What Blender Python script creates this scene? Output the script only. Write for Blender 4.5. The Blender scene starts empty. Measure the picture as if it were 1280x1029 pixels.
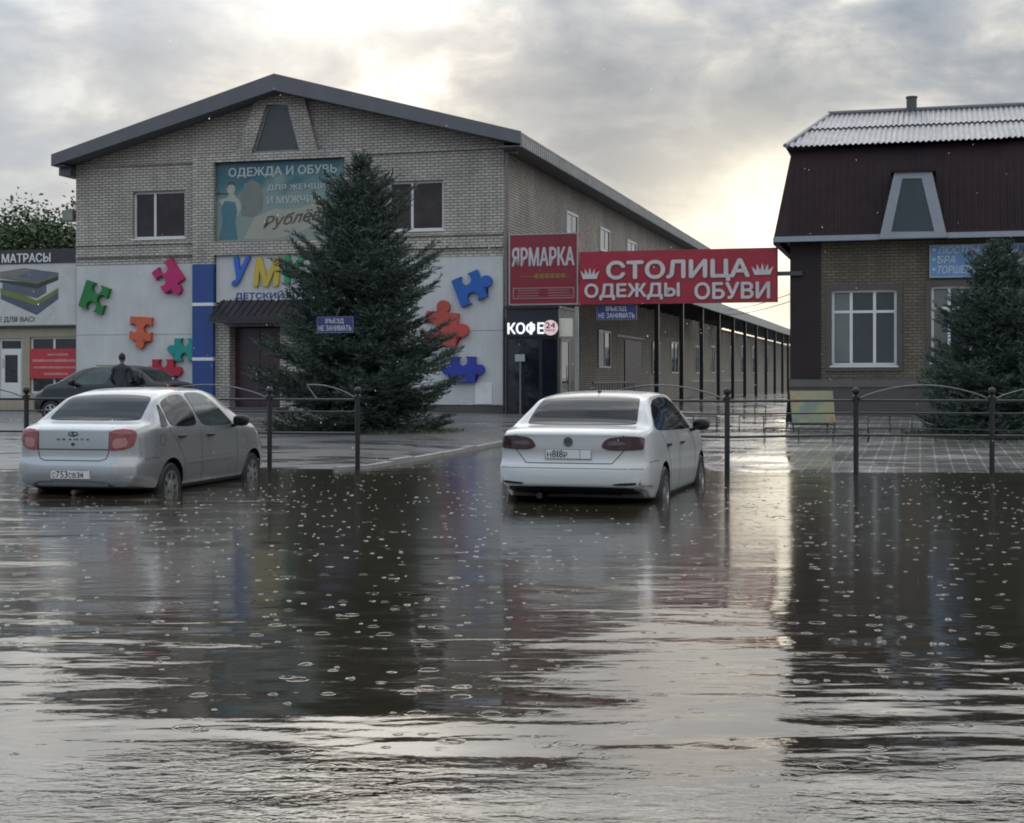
import bpy, bmesh, math, random
import numpy as np
from math import radians as RAD, sin, cos, pi, sqrt
from mathutils import Vector, Matrix
from mathutils.bvhtree import BVHTree
from mathutils.geometry import delaunay_2d_cdt, tessellate_polygon

C = bpy.context.scene.collection
scene = bpy.context.scene
rnd = random.Random(7)

# ------------------------------------------------------------------ camera
EYE = 1.38            # eye height above the flood water (water level is z = 0)
F = 1850.0            # focal length in pixels of the 1280 px wide photograph
cam = bpy.data.cameras.new('camera')
cam.sensor_width = 36.0
cam.lens = F / 1280.0 * 36.0
cam.clip_start = 0.1
cam.clip_end = 3000
cam.shift_y = -(514.5 - 472.0) / 1280.0
camo = bpy.data.objects.new('camera', cam)
C.objects.link(camo)
camo.location = (0, 0, EYE)
camo.rotation_euler = (RAD(90), 0, 0)
scene.camera = camo
scene.view_settings.view_transform = 'Standard'
scene.view_settings.look = 'None'
scene.view_settings.exposure = 0.12
scene.view_settings.gamma = 1.0
scene.render.engine = 'CYCLES'
scene.cycles.use_denoising = True
scene.cycles.max_bounces = 6
scene.cycles.filter_width = 1.9
scene.cycles.caustics_reflective = False
scene.cycles.caustics_refractive = False

# ------------------------------------------------------------------ world, sun
SUN_AZ, SUN_EL = RAD(-7), RAD(17)
sun_dir = Vector((sin(SUN_AZ) * cos(SUN_EL), cos(SUN_AZ) * cos(SUN_EL), sin(SUN_EL)))
world = bpy.data.worlds.new('World')
scene.world = world
world.use_nodes = True


class NT:
    def __init__(self, tree):
        self.t = tree
        tree.nodes.clear()

    def n(self, typ, **kw):
        nd = self.t.nodes.new(typ)
        for k, v in kw.items():
            if k.startswith('i_'):
                k = k[2:]
                nd.inputs[int(k) if k.isdigit() else k.replace('_', ' ')].default_value = v
            else:
                setattr(nd, k, v)
        return nd

    def l(self, a, b):
        self.t.links.new(a, b)

    def math(self, op, a, b=None, c=None, clamp=False):
        nd = self.t.nodes.new('ShaderNodeMath')
        nd.operation = op
        nd.use_clamp = clamp
        for i, v in enumerate((a, b, c)):
            if v is None:
                continue
            if hasattr(v, 'is_linked'):
                self.l(v, nd.inputs[i])
            else:
                nd.inputs[i].default_value = v
        return nd.outputs[0]

    def vmath(self, op, a, b=None, out=0):
        nd = self.t.nodes.new('ShaderNodeVectorMath')
        nd.operation = op
        for i, v in enumerate((a, b)):
            if v is None:
                continue
            if hasattr(v, 'is_linked'):
                self.l(v, nd.inputs[i])
            else:
                nd.inputs[i].default_value = v
        return nd.outputs[out]

    def mix(self, fac, a, b, blend='MIX'):
        nd = self.t.nodes.new('ShaderNodeMix')
        nd.data_type = 'RGBA'
        nd.blend_type = blend
        for s, v in ((nd.inputs[0], fac), (nd.inputs[6], a), (nd.inputs[7], b)):
            if hasattr(v, 'is_linked'):
                self.l(v, s)
            else:
                s.default_value = v if not isinstance(v, tuple) or len(v) == 4 else (*v, 1)
        return nd.outputs[2]

    def ramp(self, fac, stops, interp='LINEAR'):
        nd = self.t.nodes.new('ShaderNodeValToRGB')
        cr = nd.color_ramp
        cr.interpolation = interp
        while len(cr.elements) < len(stops):
            cr.elements.new(0.5)
        for e, (p, c) in zip(cr.elements, stops):
            e.position = p
            e.color = (*c, 1) if len(c) == 3 else c
        self.l(fac, nd.inputs[0])
        return nd.outputs[0]

    def noise(self, vec, scale, detail=3, rough=0.5, dist=0.0, out=0):
        nd = self.t.nodes.new('ShaderNodeTexNoise')
        nd.inputs['Scale'].default_value = scale
        nd.inputs['Detail'].default_value = detail
        nd.inputs['Roughness'].default_value = rough
        nd.inputs['Distortion'].default_value = dist
        if vec is not None:
            self.l(vec, nd.inputs['Vector'])
        return nd.outputs[out]


def build_world():
    t = NT(world.node_tree)
    out = t.n('ShaderNodeOutputWorld')
    tc = t.n('ShaderNodeTexCoord')
    d = tc.outputs['Generated']
    sep = t.n('ShaderNodeSeparateXYZ')
    t.l(d, sep.inputs[0])
    x, y, z = sep.outputs
    zz = t.math('ADD', t.math('MAXIMUM', z, 0.0), 0.16)
    cb = t.n('ShaderNodeCombineXYZ')
    t.l(t.math('DIVIDE', x, zz), cb.inputs[0])
    t.l(t.math('DIVIDE', y, zz), cb.inputs[1])
    P = cb.outputs[0]
    P2 = t.vmath('ADD', P, (3.1, 7.7, 0.0))
    Q = t.vmath('MULTIPLY', d, (1.0, 1.0, 1.9))
    big = t.noise(t.vmath('ADD', Q, (2.3, 1.2, 2.4)), 4.6, 3, 0.5, 0.15)
    det = t.noise(t.vmath('ADD', Q, (0.7, 5.2, 2.2)), 10.5, 9, 0.57, 0.25)
    pl = t.noise(P, 1.1, 5, 0.6, 0.3)
    v = t.math('ADD', t.math('ADD', t.math('MULTIPLY', big, 0.42), t.math('MULTIPLY', det, 0.48)), t.math('MULTIPLY', pl, 0.15))
    base = t.ramp(v, [(0.43, (0.185, 0.225, 0.285)), (0.49, (0.27, 0.305, 0.355)),
                      (0.54, (0.375, 0.395, 0.42)), (0.58, (0.54, 0.535, 0.52)), (0.63, (0.82, 0.81, 0.77))])
    # thin blue-grey gaps towards the left
    gap = t.noise(P2, 0.6, 4, 0.55)
    gf = t.math('MULTIPLY', t.math('SUBTRACT', gap, 0.47, clamp=True), 3.5, clamp=True)
    side = t.math('MULTIPLY', t.math('SUBTRACT', -0.12, x, clamp=True), 5.0, clamp=True)
    base = t.mix(t.math('MULTIPLY', t.math('ADD', t.math('MULTIPLY', gf, .5), 0.5), side), base, (0.33, 0.42, 0.53))
    # the sun behind the clouds
    dots = t.vmath('DOT_PRODUCT', d, tuple(sun_dir), out=1)
    dots = t.math('MAXIMUM', dots, 0.0)
    g1 = t.math('POWER', dots, 230.0)
    g2 = t.math('POWER', dots, 12.0)
    glow = t.math('ADD', t.math('MULTIPLY', g1, 0.62), t.math('MULTIPLY', g2, 0.05))
    # bright break above the horizon down the passage
    hd = Vector((0.165, 1.0, 0.085)).normalized()
    dh = t.math('MAXIMUM', t.vmath('DOT_PRODUCT', d, tuple(hd), out=1), 0.0)
    gh = t.math('MULTIPLY', t.math('POWER', dh, 320.0), 1.0)
    low = t.math('MULTIPLY', t.math('POWER', t.math('SUBTRACT', 1.0, t.math('ABSOLUTE', z)), 14.0), 0.05)
    glow = t.math('ADD', glow, low)
    gmod = t.math('MULTIPLY', glow, t.math('ADD', t.math('MULTIPLY', det, 1.3), 0.35))
    warm = t.mix(1.0, (1.0, 0.95, 0.84), (1, 1, 1), 'MULTIPLY')
    gl = t.vmath('SCALE', warm)
    nd = gl.node
    t.l(gmod, nd.inputs['Scale'])
    col = t.mix(1.0, base, gl, 'ADD')
    gw = t.vmath('SCALE', (1.0, 0.84, 0.56))
    t.l(t.math('MULTIPLY', gh, t.math('MULTIPLY_ADD', det, 1.3, 0.35)), gw.node.inputs['Scale'])
    col = t.mix(1.0, col, gw, 'ADD')
    # the sky behind the viewer is brightened, added fill for the shaded fronts
    back = t.math('MULTIPLY_ADD', y, -0.30, 1.24)
    zen = t.n('ShaderNodeMapRange', interpolation_type='SMOOTHSTEP')
    zen.inputs[1].default_value = 0.19
    zen.inputs[2].default_value = 0.42
    zen.inputs[3].default_value = 0.0
    zen.inputs[4].default_value = 0.90
    t.l(z, zen.inputs[0])
    zf = t.math('MULTIPLY_ADD', zen.outputs[0], t.math('MULTIPLY_ADD', t.math('MAXIMUM', y, 0.0), 1.0, 1.0), 1.0)
    back = t.math('MULTIPLY', back, zf)
    sc = t.vmath('SCALE', col)
    t.l(back, sc.node.inputs['Scale'])
    bg2 = t.n('ShaderNodeBackground')
    t.l(sc, bg2.inputs[0])
    bg2.inputs[1].default_value = 1.0
    sky = t.n('ShaderNodeTexSky', sky_type='NISHITA', sun_disc=False)
    sky.sun_elevation = SUN_EL
    sky.sun_rotation = SUN_AZ
    bg1 = t.n('ShaderNodeBackground')
    t.l(sky.outputs[0], bg1.inputs[0])
    bg1.inputs[1].default_value = 0.1
    mx = t.n('ShaderNodeMixShader')
    mx.inputs[0].default_value = 0.93
    t.l(bg1.outputs[0], mx.inputs[1])
    t.l(bg2.outputs[0], mx.inputs[2])
    t.l(mx.outputs[0], out.inputs[0])


build_world()
sl = bpy.data.lights.new('sun', 'SUN')
sl.energy = 0.6
sl.angle = RAD(85)
sl.color = (1.0, 0.94, 0.84)
so = bpy.data.objects.new('sun', sl)
C.objects.link(so)
so.rotation_euler = (-sun_dir).to_track_quat('-Z', 'Y').to_euler()

# ------------------------------------------------------------------ frames
TH = math.atan(510.0 / F)            # the street front is turned this far from the picture plane
UX, UY = cos(TH), -sin(TH)           # along the front, to the right
NX, NY = sin(TH), cos(TH)            # away from the viewer
OX, OY = -10.0 / F * 45.0, 45.0      # right corner of the main front


def site(x, y):
    return (OX + x * UX + y * NX, OY + x * UY + y * NY)


_cx = (0 - OX) * UX + (0 - OY) * UY
_cy = (0 - OX) * NX + (0 - OY) * NY


def fp(px, py, yl=0.0):
    """where the sight line of a photo pixel meets the site plane y = yl: (x, z)"""
    dx, dz = (px - 640) / F, (472 - py) / F
    lx, ly = dx * UX + UY, dx * NX + NY
    t = (yl - _cy) / ly
    return (_cx + t * lx, EYE + t * dz)


def sp(px, py, xl=0.0):
    """the same for the site plane x = xl: (y, z)"""
    dx, dz = (px - 640) / F, (472 - py) / F
    lx, ly = dx * UX + UY, dx * NX + NY
    t = (xl - _cx) / lx
    return (_cy + t * ly, EYE + t * dz)


def wp(px, D):
    return ((px - 640) / F * D, D)


def lerp(a, b, t):
    return a + (b - a) * t


def sstep(a, b, x):
    t = min(1, max(0, (x - a) / (b - a)))
    return t * t * (3 - 2 * t)


def gz(X, Y):
    """ground level above the water"""
    d0 = 21.6
    if X < -2.2:
        d0 = 22.2
    elif X < 0.0:
        d0 = lerp(22.2, 30.8, (X + 2.2) / 2.2)
    elif X < 1.9:
        d0 = 30.8
    elif X < 3.0:
        d0 = lerp(30.8, 21.6, (X - 1.9) / 1.1)
    e = Y - d0
    if e < 0:
        return max(-0.24, e * 0.05)
    r = min(0.32, e * 0.0135) + (.010 * sin(X * 1.7 + 1.5 * sin(Y * 1.3)) + .006 * sin(X * 4.1 + Y * 2.3)) * min(1, e * .8)
    return max(r, min(.32, (Y - 31) * .0135 + .1)) if Y > 33 else r


# ------------------------------------------------------------------ object helpers
OFF = {}


def tag(o, label=None, cat=None, group=None, kind=None):
    if label:
        o['label'] = label
    if cat:
        o['category'] = cat
    if group:
        o['group'] = group
    if kind:
        o['kind'] = kind
    return o


def root(name, label, cat, base, frame='site', group=None, rotz=None):
    o = bpy.data.objects.new(name, None)
    C.objects.link(o)
    o.empty_display_size = 0.2
    place(o, base, frame, rotz)
    return tag(o, label, cat, group)


def place(o, base, frame, rotz=None):
    if frame == 'site':
        X, Y = site(base[0], base[1])
        o.location = (X, Y, base[2])
        o.rotation_euler = (0, 0, -TH)
        OFF[o.name] = tuple(base)
    elif frame == 'world':
        o.location = base
        OFF[o.name] = tuple(base)
    else:                                   # local: vertices already relative to the base
        o.location = base
        o.rotation_euler = (0, 0, rotz or 0)
        OFF[o.name] = (0, 0, 0)


class MB:
    def __init__(self):
        self.v, self.f, self.m = [], [], []
        self.mi = 0

    def add(self, vs, fs):
        b = len(self.v)
        self.v += [tuple(p) for p in vs]
        self.f += [tuple(i + b for i in f) for f in fs]
        self.m += [self.mi] * len(fs)
        return self

    def box(self, x0, x1, y0, y1, z0, z1):
        x0, x1 = min(x0, x1), max(x0, x1)
        y0, y1 = min(y0, y1), max(y0, y1)
        z0, z1 = min(z0, z1), max(z0, z1)
        vs = [(x0, y0, z0), (x1, y0, z0), (x1, y1, z0), (x0, y1, z0), (x0, y0, z1), (x1, y0, z1), (x1, y1, z1), (x0, y1, z1)]
        return self.add(vs, [(0, 3, 2, 1), (4, 5, 6, 7), (0, 1, 5, 4), (1, 2, 6, 5), (2, 3, 7, 6), (3, 0, 4, 7)])

    def obox(self, p, ax, ay, az):
        """box from a corner and three edge vectors"""
        p, ax, ay, az = map(Vector, (p, ax, ay, az))
        vs = [p, p + ax, p + ax + ay, p + ay]
        vs += [q + az for q in vs]
        return self.add(vs, [(0, 3, 2, 1), (4, 5, 6, 7), (0, 1, 5, 4), (1, 2, 6, 5), (2, 3, 7, 6), (3, 0, 4, 7)])

    def prism(self, poly, y0, y1, axis='y'):
        """polygon in (x,z) pushed through y0..y1 (axis x: polygon in (y,z); axis z: in (x,y))"""
        n = len(poly)
        ar = sum(poly[i][0] * poly[(i + 1) % n][1] - poly[(i + 1) % n][0] * poly[i][1] for i in range(n))
        if ar < 0:
            poly = poly[::-1]
        def P(a, b, t):
            return (a, t, b) if axis == 'y' else ((t, a, b) if axis == 'x' else (a, b, t))
        vs = [P(a, b, y0) for a, b in poly] + [P(a, b, y1) for a, b in poly]
        tris = tessellate_polygon([[Vector((a, b, 0)) for a, b in poly]])
        fs = []
        for t3 in tris:
            fs.append(tuple(t3))
            fs.append(tuple(i + n for i in reversed(t3)))
        if n <= 4:
            fs = [tuple(range(n)), tuple(range(2 * n - 1, n - 1, -1))]
        fs += [(i, i + n, (i + 1) % n + n, (i + 1) % n) for i in range(n)]
        return self.add(vs, fs)

    def ring(self, outer, inner, y0, y1):
        """frame between two polygons with the same number of corners, in (x,z)"""
        n = len(outer)
        vs = [(a, y0, b) for a, b in outer] + [(a, y0, b) for a, b in inner] + [(a, y1, b) for a, b in outer] + [(a, y1, b) for a, b in inner]
        fs = []
        for i in range(n):
            j = (i + 1) % n
            fs += [(i, j, n + j, n + i), (2 * n + i, 3 * n + i, 3 * n + j, 2 * n + j),
                   (i, 2 * n + i, 2 * n + j, j), (n + i, n + j, 3 * n + j, 3 * n + i)]
        return self.add(vs, fs)

    def tube(self, pts, r, n=8, cap=True):
        pts = [Vector(p) for p in pts]
        rr = r if isinstance(r, (list, tuple)) else [r] * len(pts)
        vs, fs = [], []
        up = None
        for i, p in enumerate(pts):
            t = (pts[min(i + 1, len(pts) - 1)] - pts[max(i - 1, 0)]).normalized()
            if up is None:
                up = Vector((0, 0, 1)) if abs(t.z) < 0.9 else Vector((1, 0, 0))
            a = t.cross(up).normalized()
            b = a.cross(t).normalized()
            up = b
            for k in range(n):
                w = 2 * pi * k / n
                vs.append(p + (a * cos(w) + b * sin(w)) * rr[i])
        for i in range(len(pts) - 1):
            for k in range(n):
                fs.append((i * n + k, i * n + (k + 1) % n, (i + 1) * n + (k + 1) % n, (i + 1) * n + k))
        if cap:
            fs.append(tuple(range(n - 1, -1, -1)))
            fs.append(tuple((len(pts) - 1) * n + k for k in range(n)))
        return self.add(vs, fs)

    def lathe(self, prof, c=(0, 0, 0), n=20, axis='z', cap=True):
        """prof: list of (r, h)"""
        vs, fs = [], []
        for r, h in prof:
            for k in range(n):
                w = 2 * pi * k / n
                p = (r * cos(w), r * sin(w), h) if axis == 'z' else (r * cos(w), h, r * sin(w))
                vs.append((p[0] + c[0], p[1] + c[1], p[2] + c[2]))
        for i in range(len(prof) - 1):
            for k in range(n):
                fs.append((i * n + k, i * n + (k + 1) % n, (i + 1) * n + (k + 1) % n, (i + 1) * n + k))
        if cap:
            fs.append(tuple(range(n - 1, -1, -1)))
            fs.append(tuple((len(prof) - 1) * n + k for k in range(n)))
        return self.add(vs, fs)

    def ball(self, c, rx, ry=None, rz=None, n=14, m=9, e=1.0):
        ry, rz = ry or rx, rz or rx
        def q(v):
            return math.copysign(abs(v) ** e, v)
        vs = [(c[0], c[1], c[2] - rz)]
        for i in range(1, m):
            a = -pi / 2 + pi * i / m
            for k in range(n):
                w = 2 * pi * k / n
                vs.append((c[0] + rx * q(cos(a)) * q(cos(w)), c[1] + ry * q(cos(a)) * q(sin(w)), c[2] + rz * q(sin(a))))
        vs.append((c[0], c[1], c[2] + rz))
        fs = [(0, 1 + (k + 1) % n, 1 + k) for k in range(n)]
        for i in range(m - 2):
            for k in range(n):
                fs.append((1 + i * n + k, 1 + i * n + (k + 1) % n, 1 + (i + 1) * n + (k + 1) % n, 1 + (i + 1) * n + k))
        T = len(vs) - 1
        fs += [(T, T - n + k, T - n + (k + 1) % n) for k in range(n)]
        return self.add(vs, fs)

    def mesh(self, name, mats, off=(0, 0, 0), smooth=False, fixn=True):
        me = bpy.data.meshes.new(name)
        me.from_pydata([(a - off[0], b - off[1], c - off[2]) for a, b, c in self.v], [], self.f)
        for m in (mats if isinstance(mats, (list, tuple)) else [mats]):
            me.materials.append(m)
        if any(self.m):
            me.polygons.foreach_set('material_index', self.m)
        if fixn:
            bm = bmesh.new()
            bm.from_mesh(me)
            bmesh.ops.recalc_face_normals(bm, faces=bm.faces)
            bm.to_mesh(me)
            bm.free()
        if smooth:
            me.polygons.foreach_set('use_smooth', [True] * len(me.polygons))
        me.update()
        return me

    def part(self, name, mats, parent, smooth=False, fixn=True, label=None, sharp=None):
        o = parent
        while o.parent:
            o = o.parent
        me = self.mesh(name, mats, OFF[o.name], smooth, fixn)
        if smooth and sharp:
            me.set_sharp_from_angle(angle=RAD(sharp))
        ob = bpy.data.objects.new(name, me)
        C.objects.link(ob)
        ob.parent = parent
        if label:
            ob['label'] = label
        return ob

    def thing(self, name, mats, base, frame, label=None, cat=None, group=None, kind=None, smooth=False, rotz=None, fixn=True, sharp=None):
        off = base if frame in ('site', 'world') else (0, 0, 0)
        me = self.mesh(name, mats, off, smooth, fixn)
        if smooth and sharp:
            me.set_sharp_from_angle(angle=RAD(sharp))
        ob = bpy.data.objects.new(name, me)
        C.objects.link(ob)
        place(ob, base, frame, rotz)
        return tag(ob, label, cat, group, kind)


def cut(ob, cutter, mats=None):
    r = ob
    while r.parent:
        r = r.parent
    me = cutter.mesh('cutter', [m for m in ob.data.materials], OFF[r.name])
    co = bpy.data.objects.new('cutter', me)
    C.objects.link(co)
    md = ob.modifiers.new('b', 'BOOLEAN')
    md.operation = 'DIFFERENCE'
    md.solver = 'EXACT'
    md.object = co
    pm, ob.parent = ob.parent, None
    keep = ob.matrix_basis.copy()
    ob.matrix_basis = Matrix()
    dg = bpy.context.evaluated_depsgraph_get()
    dg.update()
    new = bpy.data.meshes.new_from_object(ob.evaluated_get(dg), preserve_all_data_layers=True, depsgraph=dg)
    ob.modifiers.clear()
    old = ob.data
    nm = old.name
    ob.data = new
    bpy.data.meshes.remove(old)
    new.name = nm
    ob.matrix_basis = keep
    ob.parent = pm
    bpy.data.objects.remove(co)
    return ob


def text_geo(body, bold=0.0, shear=0.0, spacing=1.0):
    cu = bpy.data.curves.new('t', 'FONT')
    cu.body = body
    cu.offset = bold
    cu.shear = shear
    cu.space_character = spacing
    cu.resolution_u = 3
    ob = bpy.data.objects.new('t', cu)
    C.objects.link(ob)
    dg = bpy.context.evaluated_depsgraph_get()
    dg.update()
    me = bpy.data.meshes.new_from_object(ob.evaluated_get(dg))
    vs = [tuple(v.co) for v in me.vertices]
    fs = [tuple(p.vertices) for p in me.polygons]
    bpy.data.objects.remove(ob)
    bpy.data.curves.remove(cu)
    bpy.data.meshes.remove(me)
    return vs, fs


def add_text(mb, body, x0, x1, z0, z1, y, depth, bold=0.02, shear=0.0, slope=0.0, spacing=1.0):
    """letters filling the box x0..x1, z0..z1 on the plane y, raised by depth towards -y"""
    vs, fs = text_geo(body, 0.0, shear, spacing)
    a = np.array(vs)
    mn, mx = a.min(0), a.max(0)
    def P(v, yy):
        u = (v[0] - mn[0]) / (mx[0] - mn[0])
        w = (v[1] - mn[1]) / (mx[1] - mn[1])
        return (lerp(x0, x1, u), yy, lerp(z0, z1, w) + slope * u)
    n = len(vs)
    cnt = {}
    for f in fs:
        for i in range(len(f)):
            e = (f[i], f[(i + 1) % len(f)])
            cnt[e] = cnt.get(e, 0) + 1
    Fc = list(fs)
    for (i, j) in cnt:
        if (j, i) not in cnt:
            Fc.append((j, i, i + n, j + n))
    e = bold * (z1 - z0) * 0.9
    for k, (ex, ez) in enumerate(((0, 0), (e, 0), (-e, 0), (0, e), (0, -e)) if bold > .004 else ((0, 0),)):
        q = 0.0006 * k
        f0 = 1 - abs(ez) / (z1 - z0)
        mb.add([(a + ex, b, c + ez) for a, b, c in [P(v, y - depth + q) for v in vs] + [P(v, y) for v in vs]], Fc)
    return mb


# ------------------------------------------------------------------ materials
def newmat(name):
    m = bpy.data.materials.new(name)
    m.use_nodes = True
    t = NT(m.node_tree)
    out = t.n('ShaderNodeOutputMaterial')
    b = t.n('ShaderNodeBsdfPrincipled')
    t.l(b.outputs[0], out.inputs[0])
    return m, t, b


def pmat(name, col, rough=0.5, metal=0.0, var=0.15, vs=2.0, bump=0.0, bs=30.0, coat=0.0, streak=0.0, rvar=0.15, spec=0.5, emit=0.0, stretch=(1, 1, 1)):
    m, t, b = newmat(name)
    tc = t.n('ShaderNodeTexCoord')
    co = t.vmath('MULTIPLY', tc.outputs['Object'], stretch)
    n1 = t.noise(co, vs, 6, 0.6)
    k = t.math('MULTIPLY_ADD', t.math('SUBTRACT', n1, 0.5), var * 4, 1.0)
    if streak:
        st = t.noise(t.vmath('MULTIPLY', tc.outputs['Object'], (6, 6, 0.5)), 1.2, 4, 0.6)
        k = t.math('MULTIPLY', k, t.math('MULTIPLY_ADD', t.math('SUBTRACT', st, 0.5), streak * 4, 1.0))
    cs = t.vmath('SCALE', (*col[:3],))
    t.l(k, cs.node.inputs['Scale'])
    t.l(cs, b.inputs['Base Color'])
    b.inputs['Metallic'].default_value = metal
    b.inputs['Specular IOR Level'].default_value = spec
    n2 = t.noise(co, vs * 3.1, 3, 0.6)
    t.l(t.math('MULTIPLY_ADD', t.math('SUBTRACT', n2, 0.5), rvar * 2, rough, clamp=True), b.inputs['Roughness'])
    if coat:
        b.inputs['Coat Weight'].default_value = coat
        b.inputs['Coat Roughness'].default_value = 0.06
    if bump:
        bn = t.n('ShaderNodeBump')
        bn.inputs['Strength'].default_value = 1.0
        bn.inputs['Distance'].default_value = bump
        t.l(t.noise(tc.outputs['Object'], bs, 4, 0.6), bn.inputs['Height'])
        t.l(bn.outputs[0], b.inputs['Normal'])
    if emit:
        b.inputs['Emission Color'].default_value = (*col[:3], 1)
        b.inputs['Emission Strength'].default_value = emit
    return m


def brick(name, c1, c2, mortar, bw=0.25, bh=0.088, ms=0.014, rough=0.8, stain=0.34):
    m, t, b = newmat(name)
    tc = t.n('ShaderNodeTexCoord')
    sep = t.n('ShaderNodeSeparateXYZ')
    t.l(tc.outputs['Object'], sep.inputs[0])
    cb = t.n('ShaderNodeCombineXYZ')
    t.l(t.math('ADD', sep.outputs[0], sep.outputs[1]), cb.inputs[0])
    t.l(sep.outputs[2], cb.inputs[1])
    br = t.n('ShaderNodeTexBrick')
    t.l(cb.outputs[0], br.inputs['Vector'])
    br.inputs['Color1'].default_value = (*c1, 1)
    br.inputs['Color2'].default_value = (*c2, 1)
    br.inputs['Mortar'].default_value = (*mortar, 1)
    br.inputs['Scale'].default_value = 1.0
    br.inputs['Mortar Size'].default_value = ms
    br.inputs['Mortar Smooth'].default_value = 0.2
    br.inputs['Brick Width'].default_value = bw
    br.inputs['Row Height'].default_value = bh
    n1 = t.noise(tc.outputs['Object'], 0.5, 6, 0.65)
    n2 = t.noise(t.vmath('MULTIPLY', tc.outputs['Object'], (3, 3, 0.35)), 1.0, 5, 0.65)
    k = t.math('MULTIPLY_ADD', t.math('SUBTRACT', n1, 0.5), stain * 3, 1.0)
    k = t.math('MULTIPLY', k, t.math('MULTIPLY_ADD', t.math('SUBTRACT', n2, 0.5), stain * 2.4, 1.0))
    cs = t.vmath('SCALE', br.outputs['Color'])
    t.l(k, cs.node.inputs['Scale'])
    t.l(cs, b.inputs['Base Color'])
    b.inputs['Roughness'].default_value = rough
    bn = t.n('ShaderNodeBump')
    bn.inputs['Distance'].default_value = 0.012
    bn.invert = True
    t.l(br.outputs['Fac'], bn.inputs['Height'])
    t.l(bn.outputs[0], b.inputs['Normal'])
    return m


def glass(name, col=(0.012, 0.015, 0.018), rough=0.03, var=0.4, spec=0.45, bump=0.004):
    return pmat(name, col, rough, 0, var, 1.3, rvar=0.02, spec=spec, coat=0, bump=bump, bs=1.7)


def foliage(name, c1, c2, rough=0.55):
    m, t, b = newmat(name)
    g = t.n('ShaderNodeNewGeometry')
    tc = t.n('ShaderNodeTexCoord')
    n1 = t.noise(tc.outputs['Object'], 1.6, 4, 0.6)
    k = t.math('ADD', t.math('MULTIPLY', g.outputs['Random Per Island'], 0.6), t.math('MULTIPLY', n1, 0.5), clamp=True)
    col = t.ramp(k, [(0.15, c1), (0.85, c2)])
    t.l(col, b.inputs['Base Color'])
    b.inputs['Roughness'].default_value = rough
    b.inputs['Specular IOR Level'].default_value = 0.35
    return m


M = {}
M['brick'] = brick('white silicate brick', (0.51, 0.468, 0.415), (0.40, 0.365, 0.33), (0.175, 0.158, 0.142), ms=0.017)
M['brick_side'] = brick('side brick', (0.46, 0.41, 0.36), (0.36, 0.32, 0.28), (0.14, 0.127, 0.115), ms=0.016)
M['brick_brown'] = brick('brown brick', (0.155, 0.128, 0.09), (0.112, 0.093, 0.066), (0.062, 0.054, 0.044), ms=0.013)
M['panel'] = pmat('white cladding', (0.49, 0.495, 0.495), 0.45, 0, 0.11, 0.9, streak=0.06)
M['roofmetal'] = pmat('dark grey sheet', (0.105, 0.105, 0.118), 0.4, 0.2, 0.12, 1.5)
M['eave'] = pmat('pale ribbed eave', (0.34, 0.34, 0.34), 0.5, 0.1, 0.2, 1.5, streak=0.1)
M['soffit'] = pmat('soffit board', (0.12, 0.12, 0.13), 0.6, 0, 0.15)
M['upvc'] = pmat('white window plastic', (0.62, 0.62, 0.62), 0.35, 0, 0.05)
M['pane'] = glass('window glass')
M['pane_brown'] = glass('tinted window glass', (0.03, 0.022, 0.023), 0.05, .7, .3, .006)
M['blue'] = pmat('blue cladding', (0.016, 0.055, 0.21), 0.4, 0, 0.12, 1.2, streak=0.05)
M['white'] = pmat('white paint', (0.70, 0.70, 0.69), 0.45, 0, 0.06)
M['letter'] = pmat('white letter', (0.72, 0.70, 0.70), 0.4, 0, 0.06)
M['red'] = pmat('red banner', (0.29, 0.011, 0.028), 0.38, 0, 0.14, 0.8, streak=0.06, bump=0.02, bs=1.3)
M['darkred'] = pmat('dark red board', (0.20, 0.011, 0.026), 0.38, 0, 0.14, 0.8, streak=0.06, bump=0.02, bs=1.3)
M['navy'] = pmat('navy plate', (0.024, 0.030, 0.13), 0.35, 0, 0.1)
M['black'] = pmat('black steel', (0.016, 0.016, 0.018), 0.35, 0.2, 0.2)
M['darkgrey'] = pmat('dark grey', (0.045, 0.047, 0.052), 0.5, 0, 0.15)
M['canopy'] = pmat('plum metal canopy', (0.026, 0.020, 0.026), 0.4, 0.1, 0.15)
M['door_dark'] = pmat('plum door', (0.04, 0.018, 0.026), 0.4, 0, 0.15)
M['beige'] = pmat('beige plaster', (0.30, 0.265, 0.20), 0.8, 0, 0.12, 1.2, streak=0.08)
M['galwall'] = pmat('gallery plaster', (0.29, 0.262, 0.225), 0.7, 0, 0.12, 0.5, streak=0.06)
M['plinth'] = pmat('dark plinth', (0.07, 0.062, 0.058), 0.7, 0, 0.2)
M['mansard'] = pmat('dark brown sheet', (0.021, 0.010, 0.012), 0.6, 0.0, 0.2, 1.0, streak=0.08, spec=.22)
M['slate'] = pmat('weathered corrugated sheet', (0.22, 0.215, 0.225), 0.36, 0.0, 0.2, 1.4, streak=0.12, rvar=.2)
M['bluegrey'] = pmat('blue grey trim', (0.25, 0.275, 0.31), 0.5, 0, 0.1)
M['signblue'] = pmat('faded blue banner', (0.12, 0.24, 0.45), 0.5, 0, 0.18, 1.2)
M['soil'] = pmat('wet soil', (0.035, 0.03, 0.02), 0.7, 0, 0.3, 3, bump=0.03, bs=12)
M['bark'] = pmat('bark', (0.05, 0.038, 0.028), 0.9, 0, 0.3, 6, bump=0.02, bs=20)
M['fir'] = foliage('blue green needles', (0.013, 0.030, 0.023), (0.082, 0.118, 0.090))
M['leaf'] = foliage('tree leaves', (0.018, 0.034, 0.012), (0.06, 0.10, 0.035))
M['kerb'] = pmat('concrete kerb', (0.30, 0.29, 0.275), 0.5, 0, 0.2, 3)
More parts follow.
